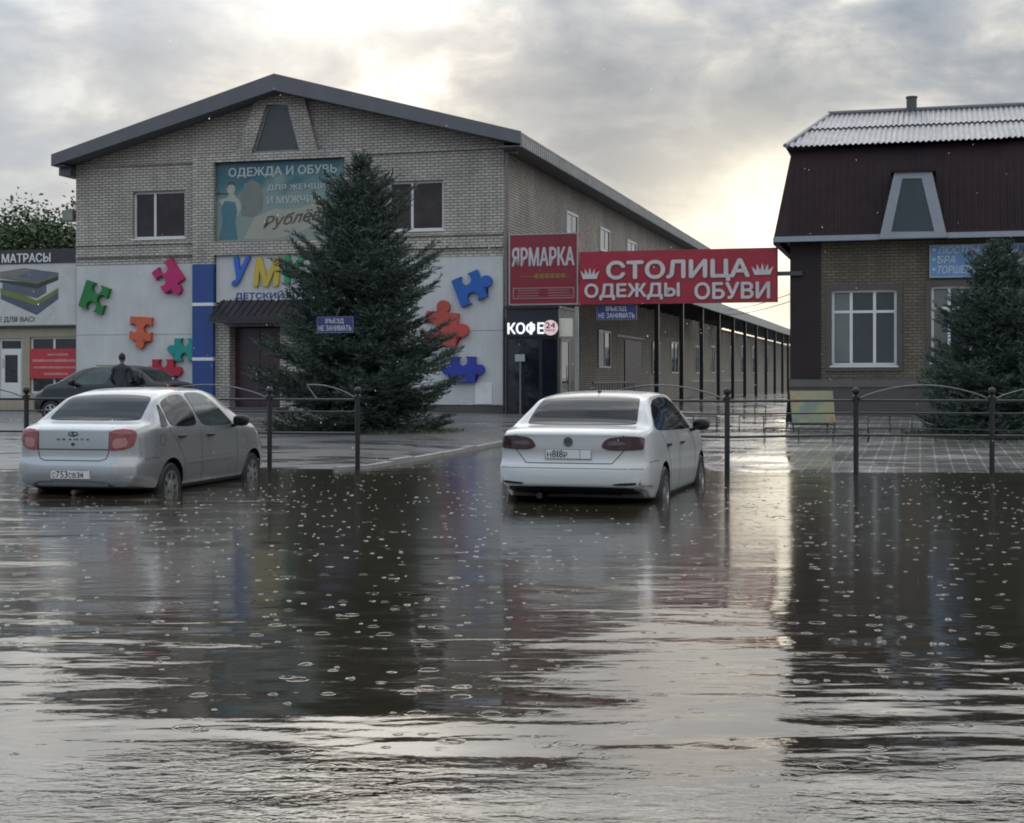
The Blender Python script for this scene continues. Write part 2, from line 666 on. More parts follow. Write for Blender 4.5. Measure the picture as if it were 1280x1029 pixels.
M['silver'] = pmat('silver car paint', (0.33, 0.336, 0.342), 0.28, 0.6, 0.05, 0.8, coat=0.6, rvar=0.05)
M['whitecar'] = pmat('white car paint', (0.52, 0.525, 0.52), 0.30, 0.0, 0.05, 0.8, coat=0.7, rvar=0.05)
M['darkcar'] = pmat('dark green car paint', (0.008, 0.012, 0.012), 0.3, 0.1, 0.1, 0.8, coat=0.25, rvar=0.05)
M['carglass'] = glass('car glass', (0.010, 0.012, 0.014), 0.06, spec=.28, bump=0)
M['carglass_seethrough'] = glass('see-through toned car glass', (0.055, 0.075, 0.07), 0.03, bump=0)  # pale tone stands in for daylight showing through the cabin
M['underbody'] = pmat('black underbody', (0.006, 0.006, 0.007), 0.6, 0, 0.2)
M['plastic'] = pmat('black plastic', (0.012, 0.012, 0.013), 0.4, 0, 0.2)
M['tyre'] = pmat('tyre rubber', (0.012, 0.012, 0.012), 0.55, 0, 0.2)
M['alloy'] = pmat('alloy rim', (0.42, 0.42, 0.42), 0.3, 0.75, 0.15, 5)
M['lamp_red'] = pmat('red lamp lens', (0.20, 0.008, 0.011), 0.12, 0, 0.25, 9, coat=0.8)
M['lamp_pale'] = pmat('clear lamp lens', (0.34, 0.13, 0.13), 0.12, 0, 0.15, 9, coat=0.8)
M['lamp_smoke'] = pmat('smoked red lamp lens', (0.055, 0.026, 0.029), 0.1, 0, 0.35, 10, coat=0.9)
M['plate'] = pmat('number plate', (0.66, 0.66, 0.64), 0.4, 0, 0.06)
M['ink'] = pmat('black print', (0.012, 0.012, 0.013), 0.5, 0, 0.1)
M['seam'] = pmat('panel gap', (0.03, 0.03, 0.03), 0.7, 0, 0.1)
M['chrome'] = pmat('chrome', (0.6, 0.6, 0.6), 0.15, 1.0, 0.05)
M['lit'] = pmat('lit white sign face', (0.9, 0.92, 0.95), 0.4, 0, 0.0, emit=0.75)
M['litpink'] = pmat('lit pink sign face', (0.85, 0.62, 0.64), 0.4, 0, 0.0, emit=0.35)


def colmat(name, c, rough=0.4, **k):
    if name not in M:
        M[name] = pmat(name, c, rough, **k)
    return M[name]


# ------------------------------------------------------------------ ground, water
def build_water():
    m, t, b = newmat('flood water')
    tc = t.n('ShaderNodeTexCoord')
    P = tc.outputs['Object']
    sep = t.n('ShaderNodeSeparateXYZ')
    t.l(P, sep.inputs[0])
    # swell: long crests lying across the view, uneven from place to place
    sw = t.noise(t.vmath('MULTIPLY', P, (0.50, 1.55, 1)), 1.0, 1.5, 0.45, 0.3)
    sw2 = t.noise(t.vmath('MULTIPLY', t.vmath('ADD', P, (31.0, 5.0, 0)), (1.5, 3.8, 1)), 1.0, 2, 0.5, 0.3)
    amp = t.noise(t.vmath('MULTIPLY', P, (0.22, 0.16, 1)), 1.0, 2, 0.5)
    amp = t.math('MULTIPLY_ADD', t.math('SUBTRACT', amp, 0.42, clamp=True), 5.0, 0.25)
    near = t.n('ShaderNodeMapRange', interpolation_type='SMOOTHSTEP')
    near.inputs[1].default_value = 4.5
    near.inputs[2].default_value = 10.5
    near.inputs[3].default_value = 1.7
    near.inputs[4].default_value = 0.5
    t.l(sep.outputs[1], near.inputs[0])
    leftw = t.n('ShaderNodeMapRange', interpolation_type='SMOOTHSTEP')
    leftw.inputs[1].default_value = -4.0
    leftw.inputs[2].default_value = 0.5
    leftw.inputs[3].default_value = 1.9
    leftw.inputs[4].default_value = 0.75
    t.l(sep.outputs[0], leftw.inputs[0])
    amp = t.math('MULTIPLY', t.math('MULTIPLY', amp, near.outputs[0]), leftw.outputs[0])
    h = t.math('MULTIPLY', t.math('ADD', t.math('MULTIPLY', sw, 0.036), t.math('MULTIPLY', sw2, 0.0105)), amp)
    # fine wind ripples, strongest right in front of the car
    rp = t.noise(t.vmath('MULTIPLY', P, (7.0, 15.0, 1)), 1.0, 3, 0.6, 0.4)
    rough_near = t.n('ShaderNodeMapRange', interpolation_type='SMOOTHSTEP')
    rough_near.inputs[1].default_value = 4.9
    rough_near.inputs[2].default_value = 5.7
    rough_near.inputs[3].default_value = 1.0
    rough_near.inputs[4].default_value = 0.15
    t.l(t.math('ADD', sep.outputs[1], t.math('MULTIPLY', t.math('SUBTRACT', amp, .5), .5)), rough_near.inputs[0])
    h = t.math('ADD', h, t.math('MULTIPLY', t.math('MULTIPLY', rp, 0.0070), rough_near.outputs[0]))
    # spreading rings around rain drops
    for sc, r0, r1, w, a, prob in ((3.3, 0.012, 0.05, 0.010, 0.0005, 0.5),):
        v = t.n('ShaderNodeTexVoronoi', voronoi_dimensions='2D')
        v.inputs['Scale'].default_value = sc
        v.inputs['Randomness'].default_value = 0.8
        t.l(P, v.inputs['Vector'])
        sc_ = t.n('ShaderNodeSeparateColor')
        t.l(v.outputs['Color'], sc_.inputs[0])
        d = t.math('DIVIDE', v.outputs['Distance'], sc)
        r = t.math('MULTIPLY_ADD', sc_.outputs[0], r1 - r0, r0)
        e = t.math('DIVIDE', t.math('SUBTRACT', d, r), w)
        g = t.math('EXPONENT', t.math('MULTIPLY', t.math('MULTIPLY', e, e), -0.5))
        wv = t.math('MULTIPLY', g, t.math('COSINE', t.math('MULTIPLY', e, 2.2)))
        on = t.math('LESS_THAN', sc_.outputs[1], prob)
        h = t.math('ADD', h, t.math('MULTIPLY', t.math('MULTIPLY', wv, on), a))
    bn = t.n('ShaderNodeBump')
    bn.inputs['Strength'].default_value = 1.0
    bn.inputs['Distance'].default_value = 1.0
    t.l(h, bn.inputs['Height'])
    t.l(bn.outputs[0], b.inputs['Normal'])
    mud = t.noise(P, 0.35, 5, 0.6)
    t.l(t.ramp(mud, [(0.3, (0.022, 0.017, 0.011)), (0.7, (0.036, 0.028, 0.018))]), b.inputs['Base Color'])
    rr = t.n('ShaderNodeMapRange', interpolation_type='SMOOTHSTEP')
    rr.inputs[1].default_value = 6.0
    rr.inputs[2].default_value = 14.0
    rr.inputs[3].default_value = 0.05
    rr.inputs[4].default_value = 0.12
    t.l(sep.outputs[1], rr.inputs[0])
    t.l(rr.outputs[0], b.inputs['Roughness'])
    b.inputs['IOR'].default_value = 1.42
    gl = t.n('ShaderNodeBsdfGlossy')
    gl.inputs['Color'].default_value = (0.93, 0.90, 0.85, 1)
    t.l(rr.outputs[0], gl.inputs['Roughness'])
    t.l(bn.outputs[0], gl.inputs['Normal'])
    mx = t.n('ShaderNodeMixShader')
    mx.inputs[0].default_value = 0.09
    t.l(b.outputs[0], mx.inputs[1])
    t.l(gl.outputs[0], mx.inputs[2])
    t.l(mx.outputs[0], [n for n in m.node_tree.nodes if n.type == 'OUTPUT_MATERIAL'][0].inputs[0])
    b.inputs['Specular Tint'].default_value = (1.0, 0.95, 0.88, 1)
    M['water'] = m
    mb = MB()
    xs = [-70, -20, -8, -4, 0, 4, 8, 20, 70]
    ys = [-15, 0, 5, 10, 15, 20, 25, 33]
    vs = [(x, y, 0) for y in ys for x in xs]
    n = len(xs)
    mb.add(vs, [(j * n + i, j * n + i + 1, (j + 1) * n + i + 1, (j + 1) * n + i) for j in range(len(ys) - 1) for i in range(n - 1)])
    mb.thing('flood_water', m, (0, 0, 0), 'world', kind='structure', fixn=False)


build_water()


def pave_mat():
    m, t, b = newmat('wet paving')
    tc = t.n('ShaderNodeTexCoord')
    P = tc.outputs['Object']
    mp = t.n('ShaderNodeMapping')
    mp.inputs['Rotation'].default_value = (0, 0, TH)
    t.l(P, mp.inputs[0])
    br = t.n('ShaderNodeTexBrick', offset=0.0)
    t.l(mp.outputs[0], br.inputs['Vector'])
    br.inputs['Scale'].default_value = 1.0
    br.inputs['Brick Width'].default_value = 0.24
    br.inputs['Row Height'].default_value = 0.48
    br.inputs['Mortar Size'].default_value = 0.016
    br.inputs['Mortar Smooth'].default_value = 0.3
    br.inputs['Color1'].default_value = (0.20, 0.19, 0.175, 1)
    br.inputs['Color2'].default_value = (0.26, 0.245, 0.225, 1)
    br.inputs['Mortar'].default_value = (0.44, 0.42, 0.39, 1)  # pale joints carry the sky's reflection in their wet as colour
    n1 = t.noise(P, 0.6, 6, 0.65)
    cs = t.vmath('SCALE', br.outputs['Color'])
    t.l(t.math('MULTIPLY_ADD', n1, 1.2, 0.35), cs.node.inputs['Scale'])
    t.l(cs, b.inputs['Base Color'])
    pud = t.noise(t.vmath('MULTIPLY', P, (0.5, 0.8, 1)), 1.0, 4, 0.6)
    wet = t.ramp(pud, [(0.40, (0.32, 0.32, 0.32)), (0.54, (0.05, 0.05, 0.05))])
    fill = t.math('MULTIPLY', br.outputs['Fac'], 0.0)
    t.l(t.math('ADD', wet, fill), b.inputs['Roughness'])
    bn = t.n('ShaderNodeBump')
    bn.inputs['Distance'].default_value = 0.005
    hh = t.math('ADD', t.math('MULTIPLY', br.outputs['Fac'], -1.0), t.math('MULTIPLY', t.noise(P, 9.0, 3, 0.6), 0.5))
    # standing water hides the joints
    dry = t.ramp(pud, [(0.46, (1, 1, 1)), (0.60, (0.12, 0.12, 0.12))])
    t.l(t.math('MULTIPLY', hh, dry), bn.inputs['Height'])
    t.l(bn.outputs[0], b.inputs['Normal'])
    return m


def asphalt_mat():
    m, t, b = newmat('wet asphalt')
    tc = t.n('ShaderNodeTexCoord')
    P = tc.outputs['Object']
    n1 = t.noise(P, 0.5, 7, 0.65)
    t.l(t.ramp(n1, [(0.3, (0.085, 0.082, 0.080)), (0.7, (0.15, 0.145, 0.14))]), b.inputs['Base Color'])
    pud = t.noise(t.vmath('MULTIPLY', P, (0.5, 1.1, 1)), 1.0, 5, 0.65)
    t.l(t.ramp(pud, [(0.47, (0.46, 0.46, 0.46)), (0.62, (0.06, 0.06, 0.06))]), b.inputs['Roughness'])
    bn = t.n('ShaderNodeBump')
    bn.inputs['Distance'].default_value = 0.012
    dry = t.ramp(pud, [(0.46, (1, 1, 1)), (0.60, (0.08, 0.08, 0.08))])
    t.l(t.math('MULTIPLY', t.noise(P, 14.0, 5, 0.7), dry), bn.inputs['Height'])
    t.l(bn.outputs[0], b.inputs['Normal'])
    return m


def sheet(name, xs, ys, m, dz=0.0, kind='structure', zf=None):
    mb = MB()
    n = len(xs)
    zf = zf or gz
    mb.add([(x, y, zf(x, y) + dz) for y in ys for x in xs],
           [(j * n + i, j * n + i + 1, (j + 1) * n + i + 1, (j + 1) * n + i) for j in range(len(ys) - 1) for i in range(n - 1)])
    return mb.thing(name, m, (0, 0, 0), 'world', kind=kind, smooth=True, fixn=False)


sheet('road', [-700, -80, -30, 0, 30, 80, 700], [-300, -40, 0, 17.0], M.setdefault('asphalt', asphalt_mat()), zf=lambda x, y: -0.24)
gx = [-700, -120, -60, -40] + [i * 0.5 for i in range(-60, 61)] + [40, 60, 120, 700]
gy = [17.0] + [17.0 + i * 0.5 for i in range(1, 60)] + [48, 52, 60, 80, 110, 150, 250, 500, 1500]
sheet('ground', gx, gy, M['asphalt'])
M['paving'] = pave_mat()
sheet('pavement', [1.9 + i * 0.4 for i in range(0, 80)], [19.6 + i * 0.5 for i in range(0, 52)] + [48, 55, 65, 80, 110, 150], M['paving'], 0.006)

# kerb stones along the flooded drive
kb = MB()
kp = [(-2.55, 21.9), (-2.1, 22.5), (-1.6, 24.3), (-1.0, 26.8), (-0.5, 28.9), (0.0, 30.9), (0.6, 33.2)]
for (x0, y0), (x1, y1) in zip(kp, kp[1:]):
    d = Vector((x1 - x0, y1 - y0, 0))
    L = d.length
    d.normalize()
    nrm = Vector((-d.y, d.x, 0)) * 0.14
    k = max(1, round(L / 0.8))
    for i in range(k):
        a = Vector((x0, y0, -0.1)) + d * (L * i / k + 0.008)
        kb.obox(a, d * (L / k - 0.016), nrm, (0, 0, 0.1 + 0.055 + max(0, gz(a.x - 0.4, a.y)) + rnd.uniform(-.006, .006)))
kb.thing('kerb', M['kerb'], (0, 24, 0), 'world', kind='structure')


def rain_rings():
    r2 = random.Random(11)
    V, Fc = [], []
    seg = 26
    prof = [(-1.0, 0.0), (-0.55, 0.45), (0.0, 1.0), (0.55, 0.45), (1.0, 0.0)]
    def ring(x, y, r, w, h):
        b = len(V)
        ph, am = r2.uniform(0, 6.28), r2.uniform(.35, 1.1)
        for k in range(seg):
            a = 2 * pi * k / seg
            wob = max(0.0, 1 - am * .5 + am * .5 * sin(a + ph) + 0.25 * sin(3 * a + x * 9)) * (1 + .5 * am)
            for o, q in prof:
                rr = max(r + o * w, 0.001)
                V.append((x + rr * cos(a) * (1 + .06 * sin(ph)), y + rr * sin(a), 0.0004 + h * q * wob))
        m = len(prof)
        for k in range(seg):
            for i in range(m - 1):
                k2 = (k + 1) % seg
                Fc.append((b + k * m + i, b + k2 * m + i, b + k2 * m + i + 1, b + k * m + i + 1))
    cnt = 0
    while cnt < 1750:
        y = sqrt(r2.uniform(5.0 ** 2, 23.5 ** 2))
        x = r2.uniform(-0.37, 0.37) * y
        if y > 19 and r2.random() < 0.4:
            continue
        if r2.random() < 0.30 + 0.35 * sin(x * 1.3 + y * 0.7) * sin(y * 0.9 - x):
            continue
        q = r2.random()
        if q < 0.74:
            r = r2.uniform(0.006, 0.018)
            ring(x, y, r, 0.006, r2.uniform(0.0016, 0.0038))
        elif q < 0.96:
            r = r2.uniform(0.016, 0.042)
            ring(x, y, r, r2.uniform(0.006, 0.010), r2.uniform(0.0005, 0.0015))
        else:
            r = r2.uniform(0.035, 0.06)
            ring(x, y, r, 0.010, r2.uniform(0.0003, 0.0008))
            if r2.random() < 0.6:
                ring(x, y, r * 0.6, 0.006, 0.0004)
        cnt += 1
    mb = MB()
    mb.add(V, Fc)
    mb.thing('rain_ripples', M['water'], (0, 14, 0), 'world', 'rain drop rings spreading over the flood water', 'ripples', kind='stuff', smooth=True, fixn=False)
    # falling drops
    md, t, b = newmat('rain drop')
    b.inputs['Transmission Weight'].default_value = 1.0
    b.inputs['IOR'].default_value = 1.333
    b.inputs['Roughness'].default_value = 0.0
    t.l(t.ramp(t.noise(None, 5.0), [(0.3, (0.95, 0.97, 1.0)), (0.7, (1, 1, 1))]), b.inputs['Base Color'])
    dr = MB()
    for i in range(260):
        y = r2.uniform(8, 18)
        x = r2.uniform(-0.36, 0.36) * y
        z = r2.uniform(0.05, EYE + 0.24 * y)
        s = r2.uniform(0.0018, 0.0032)
        dr.ball((x, y, z), s, s, s * 1.5, 8, 6)
    dr.thing('rain_drops', md, (0, 10, 0), 'world', 'clear rain drops falling over the street', 'rain', kind='stuff', smooth=True)


rain_rings()
# ================================================================== main building
W = -fp(95, 300)[0]
ZB = 0.15
main = root('market_building', 'long two storey white brick building with dark gabled roof and white cladding below', 'building', (-W / 2, 0, ZB))


def rect(px0, py0, px1, py1, yl=0.0):
    """photo box -> x0, x1, z0, z1 on the site plane yl"""
    a, b = fp(px0, (py0 + py1) / 2, yl)[0], fp(px1, (py0 + py1) / 2, yl)[0]
    xm = (px0 + px1) / 2
    return a, b, fp(xm, py1, yl)[1], fp(xm, py0, yl)[1]


YF = -0.75                                   # front edge of the roof
xl, zl = fp(65, 194, YF)
xa, za = fp(343, 93, YF)
xr, zr = fp(651, 165, YF)
LEN = sp(902, 400, 0.0)[0]                   # the two storey block ends here
LG = 106.0                                   # the covered walkway runs on
BD = 0.50                                    # depth of the verge board
def roofz(x):
    return lerp(zl, za, (x - xl) / (xa - xl)) if x < xa else lerp(za, zr, (x - xa) / (xr - xa))


# walls
wall = MB().prism([(-W, 0), (0, 0), (0, roofz(0) - .25), (xa, za - .25), (-W, roofz(-W) - .25)], 0, 0.45).part('wall', M['brick'], main)
wins = [rect(166, 239, 231, 298), rect(485, 226, 554, 288)]
c = MB()
for x0, x1, z0, z1 in wins:
    c.box(x0, x1, -1, 1, z0, z1)
dx0, dx1, dz0, dz1 = rect(289, 408, 352, 492)
c.box(dx0, dx1, -1, 1, -1, dz1)
cut(wall, c)
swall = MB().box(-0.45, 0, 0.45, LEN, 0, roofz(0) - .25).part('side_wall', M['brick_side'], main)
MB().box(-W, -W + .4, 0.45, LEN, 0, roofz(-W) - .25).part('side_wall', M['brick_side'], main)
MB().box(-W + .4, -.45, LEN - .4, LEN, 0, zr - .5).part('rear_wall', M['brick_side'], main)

# roof: two sheets, verge boards, eaves
rb = MB()
t_ = 0.07
rb.prism([(xl, zl), (xa, za), (xa, za - t_), (xl, zl - t_)], YF + .03, LEN + .5)
rb.prism([(xa, za), (xr, zr), (xr, zr - t_), (xa, za - t_)], YF + .03, LEN + .5)
rb.part('roof', M['roofmetal'], main)
MB().prism([(xl - .01, zl + .02), (xa, za + .02), (xa, za - BD), (xl - .01, zl - BD * .72)], YF - .04, YF + .03).part('verge_board', M['roofmetal'], main)
MB().prism([(xr + .01, zr + .02), (xa, za + .02), (xa, za - BD), (xr + .01, zr - BD * .72)], YF - .04, YF + .03).part('verge_board', M['roofmetal'], main)
MB().prism([(xl, zl - BD * .66), (xa, za - BD * .92), (xr, zr - BD * .66), (xr, zr - BD * .66 - .03), (xa, za - BD * .92 - .03), (xl, zl - BD * .66 - .03)], YF + .03, 0).part('soffit', M['soffit'], main)
# boxed eaves along both sides: ribbed fascia and soffit
ev = MB()
ez0, ez1 = zr - 0.42, zr - 0.085
ev.box(xr - .03, xr, YF + .035, LEN, ez0, ez1)
for i in range(420):
    y = YF + .1 + i * 0.25
    if y > LEN:
        break
    ev.box(xr, xr + .022, y, y + .11, ez0 + .01, ez1 - .01)
ev.part('fascia', M['eave'], main)
MB().box(0.001, xr - .03, YF + .035, LEN, ez0, ez0 + .03).part('soffit', M['soffit'], main)
MB().box(xl, xl + .03, YF + .035, LEN, zl - .36, zl - .085).part('fascia', M['eave'], main)
MB().box(xl + .03, -W - .001, YF + .035, LEN, zl - .36, zl - .33).part('soffit', M['soffit'], main)
# corbel stepping out under the left verge
x0, x1, z0, z1 = rect(76, 203, 96, 214, -0.3)
MB().box(-W - .42, -W, -.35, 0.6, zl - .62, zl - .37).part('corbel', M['roofmetal'], main)


def window(parent, x0, x1, z0, z1, y, posts=(), rails=(), fw=0.07, frame=None, pane=None, depth=0.07, name='window', sill=True):
    """frame with a pane behind it; posts/rails as fractions. Built as part > sub-part."""
    fm = MB()
    fm.ring([(x0, z0), (x1, z0), (x1, z1), (x0, z1)], [(x0 + fw, z0 + fw), (x1 - fw, z0 + fw), (x1 - fw, z1 - fw), (x0 + fw, z1 - fw)], y, y + depth)
    for q in posts:
        xq = lerp(x0, x1, q)
        fm.box(xq - fw * .55, xq + fw * .55, y - .004, y + depth, z0 + fw, z1 - fw)
    for q, a, b in rails:
        zq = lerp(z0, z1, q)
        fm.box(lerp(x0, x1, a) + fw, lerp(x0, x1, b) - fw, y + .002, y + depth, zq - fw * .5, zq + fw * .5)
    o = fm.part(name, frame or M['upvc'], parent)
    MB().box(x0 + fw * .5, x1 - fw * .5, y + depth * .45, y + depth * .6, z0 + fw * .5, z1 - fw * .5).part('pane', pane or M['pane'], o)
    if sill:
        MB().box(x0 - .05, x1 + .05, y - .16, y + .002, z0 - .05, z0 - .005).part('sill', frame or M['upvc'], o)
    return o


window(main, *wins[0], .12, posts=(.40,), pane=M['pane_brown'])
window(main, *wins[1], .12, posts=(.42,), pane=M['pane_brown'])

# raised brickwork: pilasters, band over the billboard, trapezoid surround, string courses
def fx(px, py=300, y=0.0):
    return fp(px, py, y)[0]
def fz(px, py, y=0.0):
    return fp(px, py, y)[1]

zt_ = fz(350, 191)
pl0, pl1 = fx(245), fx(271)
pr0, pr1 = fx(434), fx(456)
zblue = fz(258, 331)
zbb = fz(350, 301)                            # lower edge of the billboard
MB().box(pl0, pl1, -.22, 0, zblue, zt_).part('pilaster', M['brick'], main)
MB().box(pr0, pr1, -.22, 0, fz(445, 330), zt_).part('pilaster', M['brick'], main)
MB().box(pl1, pr0, -.22, 0, fz(350, 201), zt_).part('brick_band', M['brick'], main)
MB().box(pl1, pr0, -.22, 0, fz(350, 318), zbb).part('brick_band', M['brick'], main)
ot = [fp(300, 191), fp(400, 191), fp(380, 111), fp(327, 111)]
it = [fp(318, 191), fp(378, 191), fp(363, 133), fp(336, 133)]
ot[0] = (ot[0][0], zt_ + .002); ot[1] = (ot[1][0], zt_ + .002); it[0] = (it[0][0], zt_ + .002); it[1] = (it[1][0], zt_ + .002)
sur = MB()
sur.prism([ot[0], it[0], it[3], ot[3]], -.22, 0)
sur.prism([it[1], ot[1], ot[2], it[2]], -.22, 0)
sur.prism([(ot[3][0] + .0, ot[3][1]), ot[2], it[2], it[3]], -.219, 0)
sur.part('window_surround', M['brick'], main)
tw = MB().ring([it[0], it[1], it[2], it[3]], [(it[0][0] + .09, it[0][1] + .06), (it[1][0] - .09, it[1][1] + .06), (it[2][0] - .06, it[2][1] - .06), (it[3][0] + .06, it[3][1] - .06)], -.09, -.03).part('window', colmat('dull window frame', (.20, .21, .22)), main)
MB().prism([it[0], it[1], it[2], it[3]], -.055, -.035).part('pane', colmat('grey green pane', (.045, .052, .055), .15), tw)
for a, b, py0, xm in ((96, 245, 306, 170), (96, 245, 321, 170), (456, 629, 295, 540), (456, 629, 311, 540)):
    z = fz(xm, py0)
    MB().box(fx(a) + .002, fx(b) - .002, -.09, 0, z, z + .075).part('string_course', M['brick'], main)
for a, b, py0, xm in ((456, 629, 190, 540), (96, 245, 207, 170)):
    z = fz(xm, py0)
    MB().box(fx(a) + .002, fx(b) - .002, -.07, 0, z, z + .07).part('string_course', M['brick'], main)
for a, b, py0, py1, xm in ((96, 245, 319, 307, 170), (456, 629, 309.5, 296, 540)):
    MB().box(fx(a) + .004, fx(b) - .004, -.03, 0, fz(xm, py0), fz(xm, py1)).part('brick_band', M['brick'], main)

# white cladding in sheets with open joints
def cladding(px0, px1, pyt, pyb, cols, rows):
    x0, x1 = fx(px0, 400), fx(px1, 400)
    xm = (px0 + px1) / 2
    z1, z0 = fz(xm, pyt), fz(xm, pyb)
    for i in range(cols):
        for j in range(rows):
            MB().box(lerp(x0, x1, i / cols) + .006, lerp(x0, x1, (i + 1) / cols) - .006, -.075, -.0,
                     lerp(z0, z1, j / rows) + .006, lerp(z0, z1, (j + 1) / rows) - .006).part('wall_panel', M['panel'], main)
cladding(97, 245, 331, 506, 1, 2)
cladding(470, 629.5, 322, 506, 1, 2)
# broken lower edge: a pale patch board near the corner
x0, x1, z0, z1 = rect(595, 478, 616, 505)
MB().box(x0, x1, -.095, -.076, z0, z1).part('patch_board', colmat('pale board', (.66, .66, .66)), main)
MB().box(-W, pl0 - .002, -.05, 0, 0.002, fz(170, 507)).part('plinth', M['plinth'], main)
MB().box(pr1, 0, -.05, 0, 0.002, fz(550, 507)).part('plinth', M['plinth'], main)
# blue pilaster with white joints
zz_ = [ZB + .05, fz(258, 451), fz(258, 447), fz(258, 383), fz(258, 379), zblue]
for i in (0, 2, 4):
    MB().box(pl0 + .002, pl1 - .002, -.26, 0, zz_[i], zz_[i + 1]).part('pilaster_panel', M['blue'], main)
for i in (1, 3):
    MB().box(pl0 + .004, pl1 - .004, -.275, 0, zz_[i] + .002, zz_[i + 1] - .002).part('joint_strip', M['white'], main)
# doorway
x0, x1, z0, z1 = rect(271.5, 398, 288, 494)
MB().box(pl1 + .002, dx0, -.12, 0, 0.3, z1).part('brick_pier', M['brick'], main)
MB().box(dx1, fx(372), -.12, 0, 0.3, z1).part('brick_pier', M['brick'], main)
MB().box(dx0 - .001, dx1 + .001, -.121, 0, dz1, z1 - .001).part('lintel', M['brick'], main)
dl = MB().box(lerp(dx0, dx1, .0), lerp(dx0, dx1, .49), .3, .36, 0.45, dz1 - .05).part('door', M['door_dark'], main)
MB().tube([(lerp(dx0, dx1, .44), .24, 1.3), (lerp(dx0, dx1, .44), .24, 1.7)], .02).part('handle', M['chrome'], dl)
MB().box(lerp(dx0, dx1, .5), dx1, .3, .36, 0.45, dz1 - .05).part('door', M['door_dark'], main)
MB().box(dx0 - .3, dx1 + .3, -1.0, .3, 0.12, 0.44).part('doorstep', M['plinth'], main)
# canopy over the doorway
cx0, cx1, cz0, cz1 = rect(262, 377, 392, 401, -0.9)
cn = MB()
cn.prism([(-.95, cz0), (-.95, cz0 + .16), (-.06, cz1 + .12), (-.06, cz1 - .06)], cx0, cx1, 'x')
for i in range(15):
    xq = lerp(cx0 + .1, cx1 - .1, i / 14)
    cn.obox((xq - .02, -.95, cz0 + .162), (.04, 0, 0), (0, .88, cz1 + .12 - cz0 - .16), (0, 0, .025))
cn.part('canopy', M['canopy'], main)
MB().box(cx0 + .1, cx1 - .1, -.9, -.06, cz0 - .05, cz0 - .005).part('canopy_soffit', M['soffit'], main)

# small windows of the side wall, upper floor and gallery floor
def side_window(px0, py0, px1, py1, xl_=0.0, parent=None, curtain=True):
    y0, zt = sp(px0, py0, xl_)
    y1, _ = sp(px1, py0, xl_)
    _, zb = sp(px0, py1, xl_)
    f = MB()
    f.box(xl_, xl_ + .06, y0, y1, zb, zb + .08)
    f.box(xl_, xl_ + .06, y0, y1, zt - .08, zt)
    for q in (y0, (y0 + y1) / 2 - .04, y1 - .08):
        f.box(xl_ + .001, xl_ + .058, q, q + .08, zb + .08, zt - .08)
    o = f.part('window', M['upvc'], parent or main)
    MB().box(xl_ + .005, xl_ + .02, y0 + .04, y1 - .04, zb + .04, zt - .04).part('pane', M['pane'], o)
    if curtain:
        MB().box(xl_ + .021, xl_ + .026, y0 + .09, lerp(y0, y1, .46), zb + .09, zt - .09).part('blind', colmat('pale blind and reflection', (.5, .52, .52)), o)
side_window(707, 263, 721, 291)
side_window(749, 283, 761, 313)
side_window(783, 299, 794, 316)
side_window(812, 313, 819, 330)
side_window(747, 412, 762, 460)  # the pale strip on its left half stands in for bright reflections
y0, zt = sp(780, 425); y1, _ = sp(800, 425)
dd = MB().box(0, .05, y0, y1, .35, zt).part('door', M['door_dark'], main)
MB().box(.001, .012, y0 - 1.5, y1 + 1.0, zt + .1, zt + .2).part('door_lintel', M['black'], main)

# plaster facing of the gallery floor further along
yg, _ = sp(822, 450)
MB().box(.0, .025, yg, LEN, .3, 3.4).part('wall_panel', M['galwall'], main)
low = root('low_market_row', 'long single storey pale plaster row behind the walkway posts past the brick building', 'building', (-2, (LEN + LG) / 2, .3))
MB().box(-5, 0.0, LEN + .01, LG, .15, 4.3).part('wall', M['galwall'], low)
MB().box(-5.2, .02, LEN + .012, LG + .2, 4.302, 4.45).part('roof', M['roofmetal'], low)
for px in (815, 838, 868, 888, 912, 926, 940, 955):
    side_window(px, 427 if px < 860 else 432, px + (9 if px < 860 else 5), 467, .025 if px < 900 else .0, main if px < 900 else low, False)
# downpipe at the corner
MB().tube([(.10, -.06, .3), (.10, -.06, roofz(0) - .7), (.45, -.1, zr - .5)], .05, 8).part('downpipe', colmat('grey pipe', (.16, .16, .165), .4), main)

# ------------------------------------------------------------------ floodlight on the left edge
x0, x1, z0, z1 = rect(80, 263, 95, 277, .2)
fl = root('floodlight', 'small grey floodlight box sticking out from the left edge of the brick wall', 'floodlight', (x1, .3, z0))
MB().box(x0, x1 - .05, .1, .4, z0, z1).part('housing', colmat('floodlight housing', (.16, .155, .13)), fl)
MB().box(x0 + .02, x1 - .07, .085, .1, z0 + .03, z1 - .03).part('lens', colmat('floodlight lens', (.22, .22, .19), .2), fl)
MB().box(x1 - .05, -W, .22, .28, z0 + .12, z0 + .2).part('bracket', M['black'], fl)

